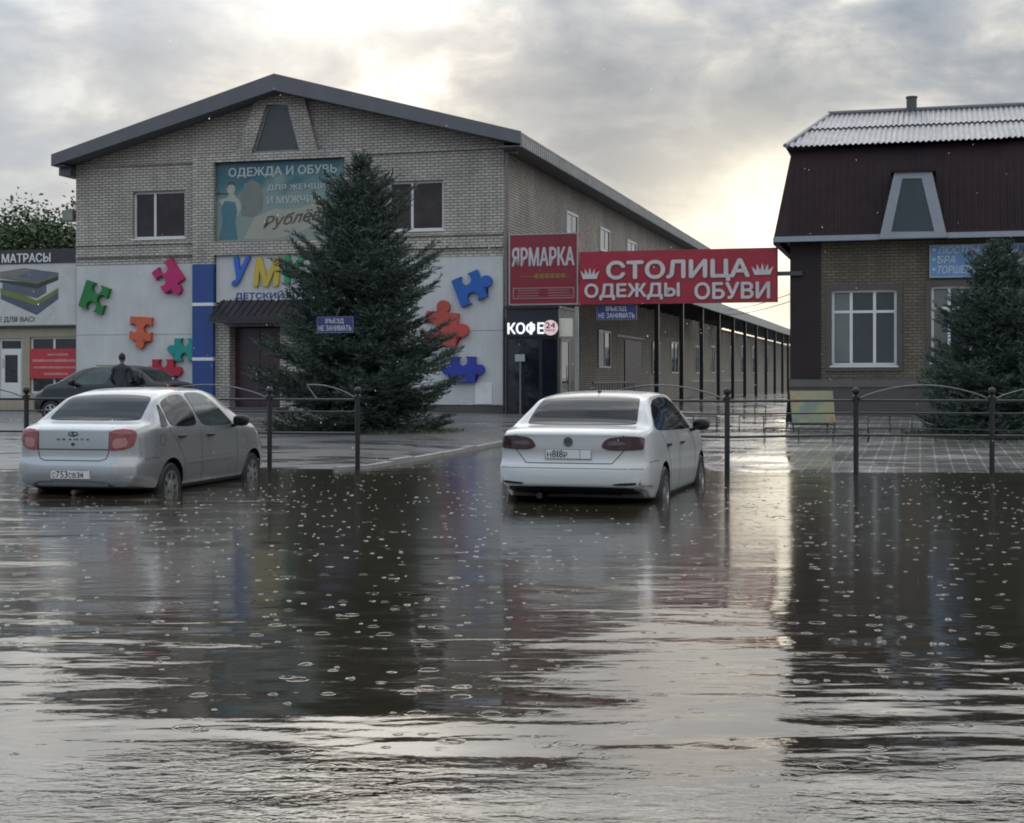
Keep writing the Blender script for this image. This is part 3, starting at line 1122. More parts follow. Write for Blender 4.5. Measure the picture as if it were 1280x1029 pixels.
# ------------------------------------------------------------------ signs on the front
# clothes billboard
bx0, bx1 = pl1 + .01, pr0 - .01
bz0, bz1 = zbb + .01, fz(350, 201) - .01
bb = root('billboard', 'large faded teal clothing billboard framed by brick above the entrance', 'billboard', ((bx0 + bx1) / 2, -.05, bz0))
mt, t, b = newmat('faded teal print')
tc = t.n('ShaderNodeTexCoord')
sp_ = t.n('ShaderNodeSeparateXYZ'); t.l(tc.outputs['Object'], sp_.inputs[0])
nz = t.noise(tc.outputs['Object'], 0.75, 5, 0.6, 0.8)
v_ = t.math('ADD', t.math('MULTIPLY', sp_.outputs[2], 0.30), t.math('MULTIPLY_ADD', nz, 1.1, -0.55))
t.l(t.ramp(v_, [(0.05, (0.20, 0.245, 0.22)), (0.40, (0.17, 0.24, 0.225)), (0.62, (0.035, 0.12, 0.145)), (0.95, (0.014, 0.060, 0.095))]), b.inputs['Base Color'])
b.inputs['Roughness'].default_value = 0.45
MB().box(bx0, bx1, -.06, -.001, bz0, bz1).part('board', mt, bb)
def bq(u, v):
    return lerp(bx0, bx1, u), lerp(bz0, bz1, v)
yb = -.061
def btext(s, u0, u1, v0, v1, m, name='lettering', bold=.02, shear=0, slope=0.0):
    x0, z0 = bq(u0, v0); x1, z1 = bq(u1, v1)
    add_text(MB(), s, x0, x1, z0, z1, yb - .004, .012, bold, shear, slope).part(name, m, bb)
ml = colmat('grey white print', (.40, .43, .42))
btext('ОДЕЖДА И ОБУВЬ', .10, .93, .80, .93, ml, bold=.025)
btext('ДЛЯ ЖЕНЩИН', .40, .90, .62, .70, ml, bold=.02)
btext('И МУЖЧИН', .40, .80, .46, .555, ml, bold=.02)
# sweep of pale cloth and the script name
def blob(pts, m, name, dy=.003):
    MB().prism([bq(*p) for p in pts], yb - dy, yb + .0005).part(name, m, bb)
blob([(.22, .03), (.30, .30), (.46, .40), (.60, .38), (.78, .46), (.97, .42), (.97, .30), (.80, .20), (.62, .08), (.45, .02)], colmat('beige print', (.30, .30, .25)), 'printed_cloth', .002)
blob([(.20, .32), (.19, .55), (.22, .72), (.28, .78), (.34, .72), (.37, .55), (.36, .38), (.30, .30)], colmat('grey print', (.15, .165, .15)), 'printed_shape', .002)
btext('Рублёвка', .37, .95, .12, .30, colmat('brown print', (.085, .065, .05)), 'script_lettering', .015, .35, .32)
# printed figure in a blue dress
sk = colmat('pale print', (.30, .34, .28))
blob([(.09, .62), (.085, .68), (.10, .73), (.135, .73), (.15, .68), (.145, .62), (.12, .585)], sk, 'printed_face', .005)
blob([(.085, .68), (.09, .745), (.115, .765), (.145, .745), (.152, .69), (.135, .72), (.10, .72)], colmat('dark print', (.06, .055, .045)), 'printed_hair', .006)
blob([(.02, .53), (.09, .56), (.10, .60), (.14, .60), (.19, .50), (.20, .42), (.16, .30), (.14, .42), (.05, .46)], sk, 'printed_arms', .004)
blob([(.04, .44), (.07, .52), (.15, .50), (.165, .38), (.15, .25), (.17, .02), (.02, .02), (.05, .25)], colmat('blue dress print', (.05, .14, .18)), 'printed_dress', .005)
blob([(.005, .60), (.11, .60), (.12, .615), (.005, .63)], colmat('dark print', (0, 0, 0)), 'printed_line', .0045)

# white sign of the children's shop
x0, x1, z0, z1 = rect(272, 318, 472, 377)
ss = root('shop_sign', 'white sign board with big blue, yellow and green letters over the plum canopy', 'sign', ((x0 + x1) / 2, -.08, z0))
MB().box(x0 + .004, x1, -.10, -.0, z0, z1).part('board', M['panel'], ss)
for ch, px0, py0, px1, py1, col, tilt in (('У', 292, 322, 313, 356, (.025, .10, .42), 0.25), ('М', 319, 323, 351, 357, (.48, .36, .05), 0.12),
                                     ('К', 358, 320, 384, 353, (.02, .25, .09), 0.0), ('А', 390, 319, 420, 353, (.50, .10, .05), 0.0)):
    a, b_, c_, d_ = rect(px0, py0, px1, py1, -.1)
    add_text(MB(), ch, a, b_, c_, d_, -.101, .10, .05, tilt).part('letter', colmat('letter ' + str(col), col, .35), ss)
a, b_, c_, d_ = rect(294, 363, 455, 374, -.1)
add_text(MB(), 'ДЕТСКИЙ СУПЕРМАРКЕТ', a, b_, c_, d_, -.101, .015, .03).part('lettering', colmat('navy letters', (.03, .055, .22)), ss)


# jigsaw pieces
def jig(sides, knob=.17, s=.5):
    """outline of a jigsaw piece; sides: 1 knob, -1 socket, 0 flat, in the order bottom, right, top, left"""
    pts = []
    for k, q in enumerate(sides):
        loc = [(-s, -s)]
        if q:
            loc.append((-knob * .62, -s))
            for i in range(9):
                a = RAD(-50 + i * 280 / 8.0)
                loc.append((-knob * sin(pi / 2 + 0) * cos(a + pi) * -1 if False else -knob * cos(a) * 1.0, -s - q * (knob * .75 + knob * sin(a))))
            loc.append((knob * .62, -s))
        a = k * pi / 2
        for x, y in loc:
            pts.append((x * cos(a) - y * sin(a), x * sin(a) + y * cos(a)))
    return pts


PZ = [('green', (120, 372), 39, -20, (.012, .16, .035), (-1, -1, -1, 0), 'bright green jigsaw piece on the white wall near the mattress shop'),
      ('magenta', (212, 345), 36, 35, (.42, .012, .11), (1, 0, -1, -1), 'magenta jigsaw piece high on the white wall'),
      ('orange', (178, 411), 33, -3, (.52, .10, .045), (1, -1, 0, -1), 'orange jigsaw piece in the middle of the left white wall'),
      ('teal', (233, 437), 31, 0, (.012, .24, .21), (-1, 0, -1, 1), 'teal jigsaw piece touching the blue pilaster'),
      ('crimson', (206, 464), 33, 0, (.36, .012, .035), (0, 1, -1, 1), 'crimson jigsaw piece low on the wall under the teal one'),
      ('blue', (588, 361), 38, 22, (.012, .09, .36), (-1, 1, -1, 0), 'blue jigsaw piece tilted on the upper right white wall'),
      ('scarlet', (553, 411), 44, -5, (.42, .06, .045), (0, 1, 1, -1), 'red jigsaw piece half hidden by the tall fir'),
      ('cobalt', (580, 462), 34, 0, (.018, .035, .30), (0, 1, -1, 1), 'cobalt blue jigsaw piece lowest on the right white wall')]
for nm, (px, py), sz, ang, col, sd, lab in PZ:
    x, z = fp(px, py, -.1)
    k = sz / F * 46.5 / 1.0
    a = RAD(ang)
    pts = [(x + k * (u * cos(a) - v * sin(a)), z + k * (u * sin(a) + v * cos(a))) for u, v in jig(sd, .19, .46)]
    MB().prism(pts, -.24, -.076).thing('puzzle_piece', colmat('puzzle ' + nm, col, .4), (x, -.08, z), 'site', lab, 'wall decoration', 'jigsaw pieces on the white wall')

# ================================================================== mattress shop on the left
SY = 0.25
sx0, sx1 = -W - 9.5, -W - .01
shop = root('mattress_shop', 'low beige shop with white door and black sign band left of the brick building', 'shop', ((sx0 + sx1) / 2, SY, ZB))
def sq(px0, py0, px1, py1, y=SY):
    return rect(px0, py0, px1, py1, y)
ztop = fp(60, 312, SY)[1]
shw = MB().box(sx0, sx1, SY, SY + .3, 0, ztop).part('wall', M['beige'], shop)
c = MB()
wx = sq(37, 421, 97, 492)
c.box(wx[0], wx[1] - .05, SY - 1, SY + 1, wx[2], wx[3])
dx = sq(-2, 423, 27.5, 497)
c.box(dx[0], dx[1], SY - 1, SY + 1, dx[2], dx[3])
cut(shw, c)
MB().box(sx0, sx1, SY + .3, SY + 8, ztop - .4, ztop - .15).part('roof', M['roofmetal'], shop)
MB().box(sx0, sx0 + .3, SY + .3, SY + 8, 0, ztop - .4).part('side_wall', M['beige'], shop)
MB().box(sx0, sx1, SY + 7.7, SY + 8, 0, ztop - .4).part('rear_wall', M['beige'], shop)
window(shop, wx[0], wx[1] - .05, wx[2], wx[3], SY + .1, posts=(.5,), rails=((.62, 0, 1),), sill=False)
dr = MB()
x0, x1, z0, z1 = dx
zr_ = lerp(z0, z1, .80)
dr.ring([(x0, z0), (x1, z0), (x1, z1), (x0, z1)], [(x0 + .08, z0 + .08), (x1 - .08, z0 + .08), (x1 - .08, z1 - .08), (x0 + .08, z1 - .08)], SY + .08, SY + .16)
dr.box(x0 + .08, x1 - .08, SY + .081, SY + .159, zr_ - .05, zr_ + .05)
dr.ring([(x0 + .08, z0 + .08), (x1 - .08, z0 + .08), (x1 - .08, zr_ - .05), (x0 + .08, zr_ - .05)], [(x0 + .2, z0 + .5), (x1 - .2, z0 + .5), (x1 - .2, zr_ - .16), (x0 + .2, zr_ - .16)], SY + .06, SY + .15)
dro = dr.part('door', M['upvc'], shop)
MB().box(x0 + .05, x1 - .05, SY + .11, SY + .13, z0 + .05, z1 - .05).part('pane', M['pane'], dro)
MB().tube([(x0 + .14, SY + .03, z0 + 1.0), (x0 + .14, SY + .03, z0 + 1.3)], .018).part('handle', M['chrome'], dro)

hb = sq(0, 312, 95, 329.5, SY - .1)
ms_ = root('mattress_sign', 'black band with white letters above a picture board of stacked mattress layers', 'sign', ((sx0 + sx1) / 2, SY - .1, fz(50, 407)))
MB().box(sx0, sx1, SY - .16, SY - .001, hb[2], hb[3]).part('header_band', colmat('black band', (.03, .03, .034), .4), ms_)
a, b_, c_, d_ = sq(2.5, 317, 63, 328, SY - .17)
add_text(MB(), 'МАТРАСЫ', a, b_, c_, d_, SY - .161, .02, .02).part('lettering', M['letter'], ms_)
pb = sq(0, 329.5, 95.5, 406.5, SY - .12)
MB().box(sx0, sx1 - .03, SY - .13, SY - .001, pb[2], pb[3] - .002).part('picture_board', colmat('grey white print board', (.48, .48, .47), .4), ms_)
def pq(px, py):
    return fp(px, py, SY - .13)
def layer(pts, col, nm, dy):
    MB().prism([pq(*p) for p in pts], SY - .13 - dy, SY - .1295).part(nm, colmat('print ' + str(col), col, .5), ms_)
layer([(1, 368), (1, 374), (46, 394), (73, 374), (73, 361), (46, 378), (10, 364)], (.075, .09, .125), 'printed_layer', .004)
layer([(0, 361), (1, 368), (46, 382), (73, 366), (73, 360), (46, 376), (10, 359)], (.14, .175, .05), 'printed_layer', .006)
layer([(3, 354), (3, 362), (46, 373), (58, 366), (58, 356), (46, 360)], (.10, .11, .14), 'printed_layer', .007)
layer([(0, 350), (0, 353), (46, 361), (73, 350), (73, 345), (46, 354)], (.035, .04, .05), 'printed_layer', .008)
layer([(0, 345), (0, 348), (46, 355), (73, 345), (73, 341), (46, 350)], (.13, .16, .06), 'printed_layer', .009)
layer([(0, 340), (0, 346), (46, 352), (74, 341), (30, 335)], (.17, .165, .16), 'printed_layer', .010)
layer([(22, 346), (46, 352), (74, 341), (40, 337)], (.105, .12, .16), 'printed_layer', .011)
a, b_, c_, d_ = sq(-2, 396, 43, 403.5, SY - .14)
add_text(MB(), 'Е ДЛЯ ВАС!', a, b_, c_, d_, SY - .131, .01, .015).part('lettering', colmat('grey letters', (.05, .05, .055)), ms_)
MB().box(sx0, sx1 - .03, SY - .15, SY - .001, pb[2] - .06, pb[2] - .002).part('edge_trim', M['darkgrey'], ms_)

rbn = sq(37.5, 436, 97, 473, SY - .02)
rbo = root('window_banner', 'red banner with rows of small pale lettering in the mattress shop window', 'banner', ((rbn[0] + rbn[1]) / 2, SY - .02, rbn[2]))
MB().box(rbn[0], rbn[1], SY - .03, SY - .005, rbn[2], rbn[3]).part('sheet', colmat('bright red sheet', (.42, .03, .04), .45, streak=.05), rbo)
r3 = random.Random(5)
tx = MB()
for v, u0, u1, h in ((.80, .38, .80, .07), (.60, .06, .98, .09), (.37, .08, .98, .075), (.15, .30, .80, .08)):
    u = u0
    while u < u1:
        w = r3.uniform(.016, .034)
        tx.box(lerp(rbn[0], rbn[1], u), lerp(rbn[0], rbn[1], min(u + w, .99)), SY - .034, SY - .030, lerp(rbn[2], rbn[3], v - h / 2), lerp(rbn[2], rbn[3], v + h / 2 * r3.choice((1, .8, 1))))
        u += w + r3.uniform(.006, .016)
tx.part('lettering', colmat('faded pink print', (.50, .27, .25)), rbo)

# ================================================================== signs over the passage
YS = -0.12
def panelbox(px0, pyt0, pyb0, px1, pyt1, pyb1, y):
    return [fp(px0, pyb0, y), fp(px1, pyb1, y), fp(px1, pyt1, y), fp(px0, pyt0, y)]
q = panelbox(636, 292.5, 382, 723, 290.5, 381.5, YS - .12)
x0, x1 = q[0][0], q[1][0]
z0, z1 = q[0][1], q[2][1]
fair = root('fair_sign', 'square dark red sign board with a pale frame at the corner of the passage', 'sign', ((x0 + x1) / 2, YS, z0))
MB().box(x0, x1, YS - .12, YS + .12, z0, z1).part('board', M['darkred'], fair)
MB().ring([(x0, z0), (x1, z0), (x1, z1), (x0, z1)], [(x0 + .045, z0 + .045), (x1 - .045, z0 + .045), (x1 - .045, z1 - .045), (x0 + .045, z1 - .045)], YS - .14, YS - .121).part('frame', colmat('grey pink frame', (.32, .26, .27)), fair)
def fq(u, v):
    return lerp(x0, x1, u), lerp(z0, z1, v)
a, c_ = fq(.05, .55); b_, d_ = fq(.94, .80)
add_text(MB(), 'ЯРМАРКА', a, b_, c_, d_, YS - .121, .02, .03).part('lettering', colmat('pale pink letters', (.46, .42, .43)), fair)
lf = MB()
a0 = fq(.16, .40); a1 = fq(.86, .415)
lf.box(a0[0], a1[0], YS - .126, YS - .1205, a0[1] - .008, a0[1] + .008)
for i in range(6):
    cx_, cz_ = fq(.40 + i * .075, .405)
    for s in (-1, 1):
        lf.prism([(cx_ - .09, cz_), (cx_ - .01, cz_ + s * .07), (cx_ + .10, cz_ + s * .055), (cx_ + .03, cz_ + s * .012)], YS - .13, YS - .1205)
lf.part('olive_branch', colmat('olive print', (.20, .17, .02)), fair)
i0 = fq(.06, .09); i1 = fq(.94, .245)
MB().ring([i0, (i1[0], i0[1]), i1, (i0[0], i1[1])], [(i0[0] + .03, i0[1] + .03), (i1[0] - .03, i0[1] + .03), (i1[0] - .03, i1[1] - .03), (i0[0] + .03, i1[1] - .03)], YS - .128, YS - .1205).part('inner_frame', colmat('faint pink', (.30, .17, .18)), fair)
ln = MB()
for uu0, uu1 in ((.11, .46), (.54, .90)):
    for k in range(3):
        p0 = fq(uu0 + .03 * r3.random(), .125 + k * .037); p1 = fq(uu1 - .05 * r3.random(), .125 + k * .037 + .013)
        u = p0[0]
        while u < p1[0]:
            w = r3.uniform(.03, .09)
            ln.box(u, min(u + w, p1[0]), YS - .126, YS - .1205, p0[1], p1[1])
            u += w + .02
ln.part('small_print', colmat('faint pink', (0, 0, 0)), fair)

q = panelbox(724.5, 315.5, 380.5, 971, 309, 377.5, YS - .15)
x0, x1 = q[0][0], q[1][0]
z0, z1 = (q[0][1] + q[1][1]) / 2, (q[2][1] + q[3][1]) / 2
ban = root('gateway_sign', 'long bright red sign with big pale letters and two crowns spanning the passage', 'sign', ((x0 + x1) / 2, YS, z0))
MB().box(x0, x1, YS - .15, YS + .15, z0, z1).part('board', M['red'], ban)
MB().box(x1 - .02, x1 + .0035, YS - .152, YS + .152, z0 - .003, z1 + .003).part('end_trim', M['darkred'], ban)
plt_ = colmat('sign letter shaded grey', (.50, .47, .47))  # white letters greyed: their backlit shade is in the colour
def gq(u, v):
    return lerp(x0, x1, u), lerp(z0, z1, v)
def gt(s, u0, u1, v0, v1, bold):
    a, c_ = gq(u0, v0); b_, d_ = gq(u1, v1)
    add_text(MB(), s, a, b_, c_, d_, YS - .151, .05, bold).part('lettering', plt_, ban)
gt('СТОЛИЦА', .145, .865, .41, .80, .045)
gt('ОДЕЖДЫ', .03, .515, .08, .38, .04)
gt('ОБУВИ', .595, .965, .07, .37, .04)
for u0, u1, v0, v1 in ((.005, .105, .48, .70), (.875, .985, .50, .72)):
    cr = MB()
    a, c_ = gq(u0, v0); b_, d_ = gq(u1, v1)
    n = 5
    pts = [(lerp(a, b_, .15), c_), (lerp(a, b_, .85), c_)]
    top = []
    for i in range(n):
        u = 1 - i / (n - 1)
        hgt = (.72, .9, 1.0, .9, .72)[i]
        top.append((lerp(a, b_, u), lerp(c_, d_, hgt)))
        if i < n - 1:
            top.append((lerp(a, b_, lerp(u, .5, .3) - 1 / (n - 1) / 2 * .75), lerp(c_, d_, .35)))
    cr.prism(pts + top, YS - .19, YS - .151)
    cr.part('crown_emblem', plt_, ban)
xb = fp(992, 342, YS)[0]
zb_ = fp(985, 342, YS)[1]
MB().box(x1 + .004, xb + .25, YS - .05, YS + .05, zb_ - .06, zb_ + .06).part('beam', M['darkgrey'], ban)
xp, zp = fp(721, 400, YS)
MB().box(xp - .05, xp + .05, YS - .05, YS + .05, .2, fp(721, 383, YS)[1]).part('post', colmat('pale steel post', (.34, .33, .32), .35, metal=.4), ban)

# small plates NO PARKING AT THE ENTRANCE
def entry_plate(x0, x1, z0, z1, y, label, base):
    o = root('entrance_plate', label, 'sign', base, group='dark blue entrance plates')
    MB().box(x0, x1, y - .02, y + .02, z0, z1).part('plate', M['navy'], o)
    e = (x1 - x0) * .012
    MB().ring([(x0, z0), (x1, z0), (x1, z1), (x0, z1)], [(x0 + e, z0 + e), (x1 - e, z0 + e), (x1 - e, z1 - e), (x0 + e, z1 - e)], y - .026, y - .021).part('border', colmat('dull blue border', (.16, .18, .34)), o)
    L = colmat('plate letters', (.50, .52, .58))
    w, h = x1 - x0, z1 - z0
    add_text(MB(), 'ВЪЕЗД', x0 + w * .24, x0 + w * .74, z0 + h * .54, z0 + h * .88, y - .021, .006, .018).part('lettering', L, o)
    add_text(MB(), 'НЕ ЗАНИМАТЬ', x0 + w * .05, x0 + w * .95, z0 + h * .12, z0 + h * .46, y - .021, .006, .018).part('lettering', L, o)
    return o
x0, x1, z0, z1 = rect(746, 381, 796, 400, YS)
ep = entry_plate(x0, x1, z0, z1, YS, 'dark blue plate with white lettering hanging under the long red sign', ((x0 + x1) / 2, YS, z0))
for u in (.1, .9):
    MB().tube([(lerp(x0, x1, u), YS + .03, z1 - .05), (lerp(x0, x1, u), YS + .03, z1 + .12)], .012, 6).part('hanger', M['black'], ep)
YT = -14.6
x0, x1, z0, z1 = rect(396.5, 396, 442, 416, YT)
ep = entry_plate(x0, x1, z0, z1, YT, 'dark blue plate with white lettering hung in front of the tall fir', ((x0 + x1) / 2, YT, z0))
MB().tube([(lerp(x0, x1, .5), YT + .022, z1 - .02), (lerp(x0, x1, .5), YT + .25, z1 + .2), (lerp(x0, x1, .5), YT + .8, z1 + .1)], .008, 6).part('hanger', M['black'], ep)

# ================================================================== coffee kiosk under the square sign
YK = -0.35
kx0, kx1, kz0, kz1 = rect(632.5, 386, 698, 512, YK)
kx0 = max(kx0, .03)
kz0 = .24
kio = root('coffee_kiosk', 'dark glazed coffee kiosk standing at the corner under the square red sign', 'kiosk', ((kx0 + kx1) / 2, YK, kz0))
KD = 2.4
navyglass = glass('dark blue glass', (.010, .013, .020), .04)
MB().box(kx0, kx1, YK + .02, YK + KD, kz0, kz1).part('body', colmat('kiosk navy', (.014, .017, .024), .35), kio)
zs = fp(665, 421, YK)[1]
for i in range(3):
    f = MB()
    a, b_ = lerp(kx0, kx1, i / 3), lerp(kx0, kx1, (i + 1) / 3)
    f.ring([(a, kz0), (b_, kz0), (b_, zs - .02), (a, zs - .02)], [(a + .05, kz0 + .08), (b_ - .05, kz0 + .08), (b_ - .05, zs - .08), (a + .05, zs - .08)], YK - .03, YK + .019)
    fo = f.part('window', M['black'], kio)
    MB().box(a + .03, b_ - .03, YK, YK + .015, kz0 + .05, zs - .05).part('pane', navyglass, fo)
MB().box(kx0 - .03, kx1 + .04, YK - .06, YK + KD, kz1, kz1 + .08).part('roof', M['black'], kio)
# side with door and lit poster
kf = MB()
kf.ring([(YK + .2, kz0), (YK + 1.35, kz0), (YK + 1.35, zs - .05), (YK + .2, zs - .05)], [(YK + .3, kz0 + .1), (YK + 1.25, kz0 + .1), (YK + 1.25, zs - .15), (YK + .3, zs - .15)], kx1, kx1 + .04)
kf.v = [(b, a, c) for a, b, c in kf.v]
kd = kf.part('door', colmat('grey door frame', (.30, .30, .29)), kio)
MB().box(kx1 + .002, kx1 + .02, YK + .25, YK + 1.3, kz0 + .05, zs - .1).part('pane', M['pane'], kd)
MB().tube([(kx1 + .07, YK + 1.2, kz0 + 1.0), (kx1 + .07, YK + 1.2, kz0 + 1.5)], .015).part('handle', M['chrome'], kd)
x0, z1_ = fp(699, 398, YK - .02); x1, z0_ = fp(712, 420.5, YK - .02)
MB().box(kx1 + .001, kx1 + .42, YK + .0, YK + .12, z0_, z1_).part('light_box', colmat('cream lit poster', (.50, .49, .40), .3, emit=.12), kio)
kp = root('notice', 'small pale notice stuck on the dark kiosk glass on a thin stand', 'notice', (lerp(kx0, kx1, .25), YK - .2, kz0))
a, b_, c_, d_ = rect(644, 443, 656, 452, YK - .2)
MB().box(a, b_, YK - .22, YK - .18, c_, d_).part('board', colmat('grey notice', (.30, .32, .34)), kp)
MB().tube([((a + b_) / 2, YK - .17, kz0), ((a + b_) / 2, YK - .17, c_ + .02)], .025, 8).part('pole', colmat('grey pipe', (.16, .16, .165)), kp)
MB().lathe([(.16, 0), (.16, .03), (.04, .04)], ((a + b_) / 2, YK - .17, kz0)).part('foot', M['black'], kp)
# lit sign
cs_ = root('coffee_sign', 'glowing white coffee lettering with a round pink clock badge on the dark kiosk', 'sign', (lerp(kx0, kx1, .5), YK - .08, zs))
a, b_, c_, d_ = rect(635, 403, 680, 418, YK - .1)
MB().box(kx0, kx1 + .03, YK - .09, YK - .031, zs, fp(665, 398, YK)[1]).part('board', colmat('kiosk navy', (0, 0, 0)), cs_)
add_text(MB(), 'КОФЕ', max(a, kx0 + .02), b_, c_, d_, YK - .091, .05, .018).part('lettering', M['lit'], cs_)
a, b_, c_, d_ = rect(679, 401, 697.5, 418.5, YK - .1)
cx_, cz_, rr = (a + b_) / 2, (c_ + d_) / 2, (b_ - a) / 2
MB().lathe([(rr, YK - .14), (rr, YK - .091)], (cx_, 0, cz_), 28, 'y').part('badge', M['litpink'], cs_)
add_text(MB(), '24', cx_ - rr * .62, cx_ + rr * .66, cz_ - rr * .05, cz_ + rr * .68, YK - .141, .008, .03).part('lettering', colmat('wine letters', (.20, .03, .05)), cs_)
add_text(MB(), 'ЧАСА', cx_ - rr * .66, cx_ + rr * .66, cz_ - rr * .48, cz_ - rr * .2, YK - .141, .008, .03).part('lettering', colmat('wine letters', (0, 0, 0)), cs_)

# ================================================================== covered walkway along the side wall
GX = 3.1
gy0 = (sp(700, 470, GX)[0])
gyA = sp(800, 470, GX)[0]
gal = root('covered_walkway', 'long pent roof on thin black posts running along the side of the brick building', 'walkway roof', (GX / 2, (gyA + LG) / 2, .3))
zE = sp(872, 381, GX)[1]
MB().box(GX + .10, GX + .16, gyA - 3, LG, zE - .08, zE + .36).part('fascia', colmat('grey green fascia', (.24, .26, .25), .45, streak=.1), gal)
rf = MB()
ym = lerp(gyA, LG, .30)
rf.obox((0.03, gyA - 3, zE + .95), (GX + .07, 0, -.62), (0, ym - gyA + 3, 0), (0, 0, .05))
ns = 16
for i in range(ns):
    a = lerp(ym, LG, i / ns); b_ = lerp(ym, LG, (i + .72) / ns)
    rf.obox((0.03, a + .01, zE + .95), (GX + .07, 0, -.62), (0, b_ - a, 0), (0, 0, .05))
rf.part('roof', colmat('roof sheet', (.10, .105, .11), .5), gal)
bmn = MB()
for i in range(50):
    y = gyA - 2.5 + i * 1.9
    if y < LG - 1:
        bmn.box(0.03, GX + .098, y, y + .08, zE + .05, zE + .17)
bmn.part('rafter', M['darkgrey'], gal)
x_cols = [821, 852, 877, 898, 916, 931, 945, 957.5, 968.5, 978, 985, 991]
for px in x_cols:
    y = sp(px, 470, GX)[0]
    y = min(y, LG - 1)
    MB().box(GX - .08, GX + .08, y - .08, y + .08, .25, zE - .081).part('post', M['black'], gal)
# far end gable of the market rows
fe = root('far_building', 'low grey building closing the far end of the passage', 'building', (8, LG + 26, .3))
fw_ = MB().box(0, 30, LG + 26, LG + 34, .3, 3.6).part('wall', M['galwall'], fe)
MB().prism([(LG + 25.5, 3.6), (LG + 34.5, 3.6), (LG + 30, 5.0)], -.5, 30.5, 'x').part('roof', M['roofmetal'], fe)
for i in range(6):
    window(fe, 2 + i * 4.5, 4 + i * 4.5, 1.3, 2.8, LG + 25.94, posts=(.5,), sill=False)


# railings of the walkway
def railing(y0, y1, x, z0, z1, n, m, label, group):
    o = root('railing', label, 'railing', (x, y0, z0), group=group)
    MB().box(x - .025, x + .025, y0, y1, z1 - .05, z1).part('rail', m, o)
    MB().box(x - .02, x + .02, y0, y1, z0 + .10, z0 + .14).part('rail', m, o)
    k = MB()
    for i in range(n + 1):
        y = lerp(y0, y1, i / n)
        k.box(x - .012, x + .012, y - .012, y + .012, z0, z1 - .05)
    k.part('balusters', m, o)
for (pa, pb_, m, lab) in ((741, 793, M['black'], 'dark railing beside the door of the long side wall'),
                          (863, 893, colmat('pale rail', (.33, .33, .31)), 'pale railing between the nearer walkway posts'),
                          (901, 929, colmat('pale rail', (0, 0, 0)), 'pale railing further along the walkway posts')):
    ya, yb_ = sp(pa, 480, GX - .4)[0], sp(pb_, 480, GX - .4)[0]
    railing(ya, yb_, GX - .4, .32, 1.25, 16, m, lab, 'railings along the walkway')

# ================================================================== house on the right
RX0 = fx(989, 400)
RX1 = RX0 + 22
HY = 0.0
hs = root('brown_house', 'brown brick house with a dark mansard storey and corrugated roof on the right', 'house', ((RX0 + RX1) / 2, HY, .15))
zw = fz(1020, 299)
hw = MB().box(RX0, RX1, HY, HY + .4, .1, zw).part('wall', M['brick_brown'], hs)
w1 = rect(1039.5, 362, 1121, 457, HY)
w2 = rect(1164, 357, 1240, 453, HY)
w3 = rect(1300, 350, 1380, 448, HY)
c = MB()
for q in (w1, w2, w3):
    c.box(q[0], q[1], -1, 1, q[2], q[3])
cut(hw, c)
MB().box(RX0, RX0 + .4, HY + .4, HY + 12, .1, zw).part('side_wall', M['brick_brown'], hs)
MB().box(RX1 - .4, RX1, HY + .4, HY + 12, .1, zw).part('side_wall', M['brick_brown'], hs)
MB().box(RX0 + .4, RX1 - .4, HY + 11.6, HY + 12, .1, zw).part('rear_wall', M['brick_brown'], hs)
# dark brown strip down the corner, and plinth
xs1 = fx(1026, 400)
MB().box(RX0 - .03, xs1, HY - .04, HY, .3, zw - .01).part('dark_corner_strip', colmat('dark brown strip', (.026, .018, .018), .6, spec=.25), hs)
zpl = fz(1080, 468)
MB().box(RX0 - .05, RX1, HY - .10, HY - .0, .1, fz(1080, 474)).part('plinth', M['plinth'], hs)
MB().box(RX0 - .05, RX1, HY - .13, HY - .101, fz(1080, 484), fz(1080, 475)).part('plinth_cap', colmat('grey brown trim', (.10, .09, .085)), hs)
for q, rl in ((w1, 1), (w2, 1), (w3, 1)):
    o = window(hs, q[0], q[1], q[2], q[3], HY + .1, posts=(.0, .30, .66), rails=((.71, 0, 1),), fw=.075, pane=colmat('dim room glass', (.035, .04, .04), .06))
    MB().box(lerp(q[0], q[1], .05), lerp(q[0], q[1], .28), HY + .118, HY + .130, lerp(q[2], q[3], .05), lerp(q[2], q[3], .95)).part('blind', colmat('grey blind', (.13, .14, .135), .12), o)
    e = .16
    MB().ring([(q[0] - e, q[2] - e), (q[1] + e, q[2] - e), (q[1] + e, q[3] + e), (q[0] - e, q[3] + e)], [(q[0], q[2]), (q[1], q[2]), (q[1], q[3]), (q[0], q[3])], HY - .04, HY - .001).part('window_trim', colmat('dark trim', (.07, .055, .05)), hs)
MB().box(lerp(w1[0], w1[1], .40), lerp(w1[0], w1[1], .60), .30, .34, lerp(w1[2], w1[3], .06), lerp(w1[2], w1[3], .24)).part('shelf', colmat('orange brown', (.15, .07, .03)), hs)
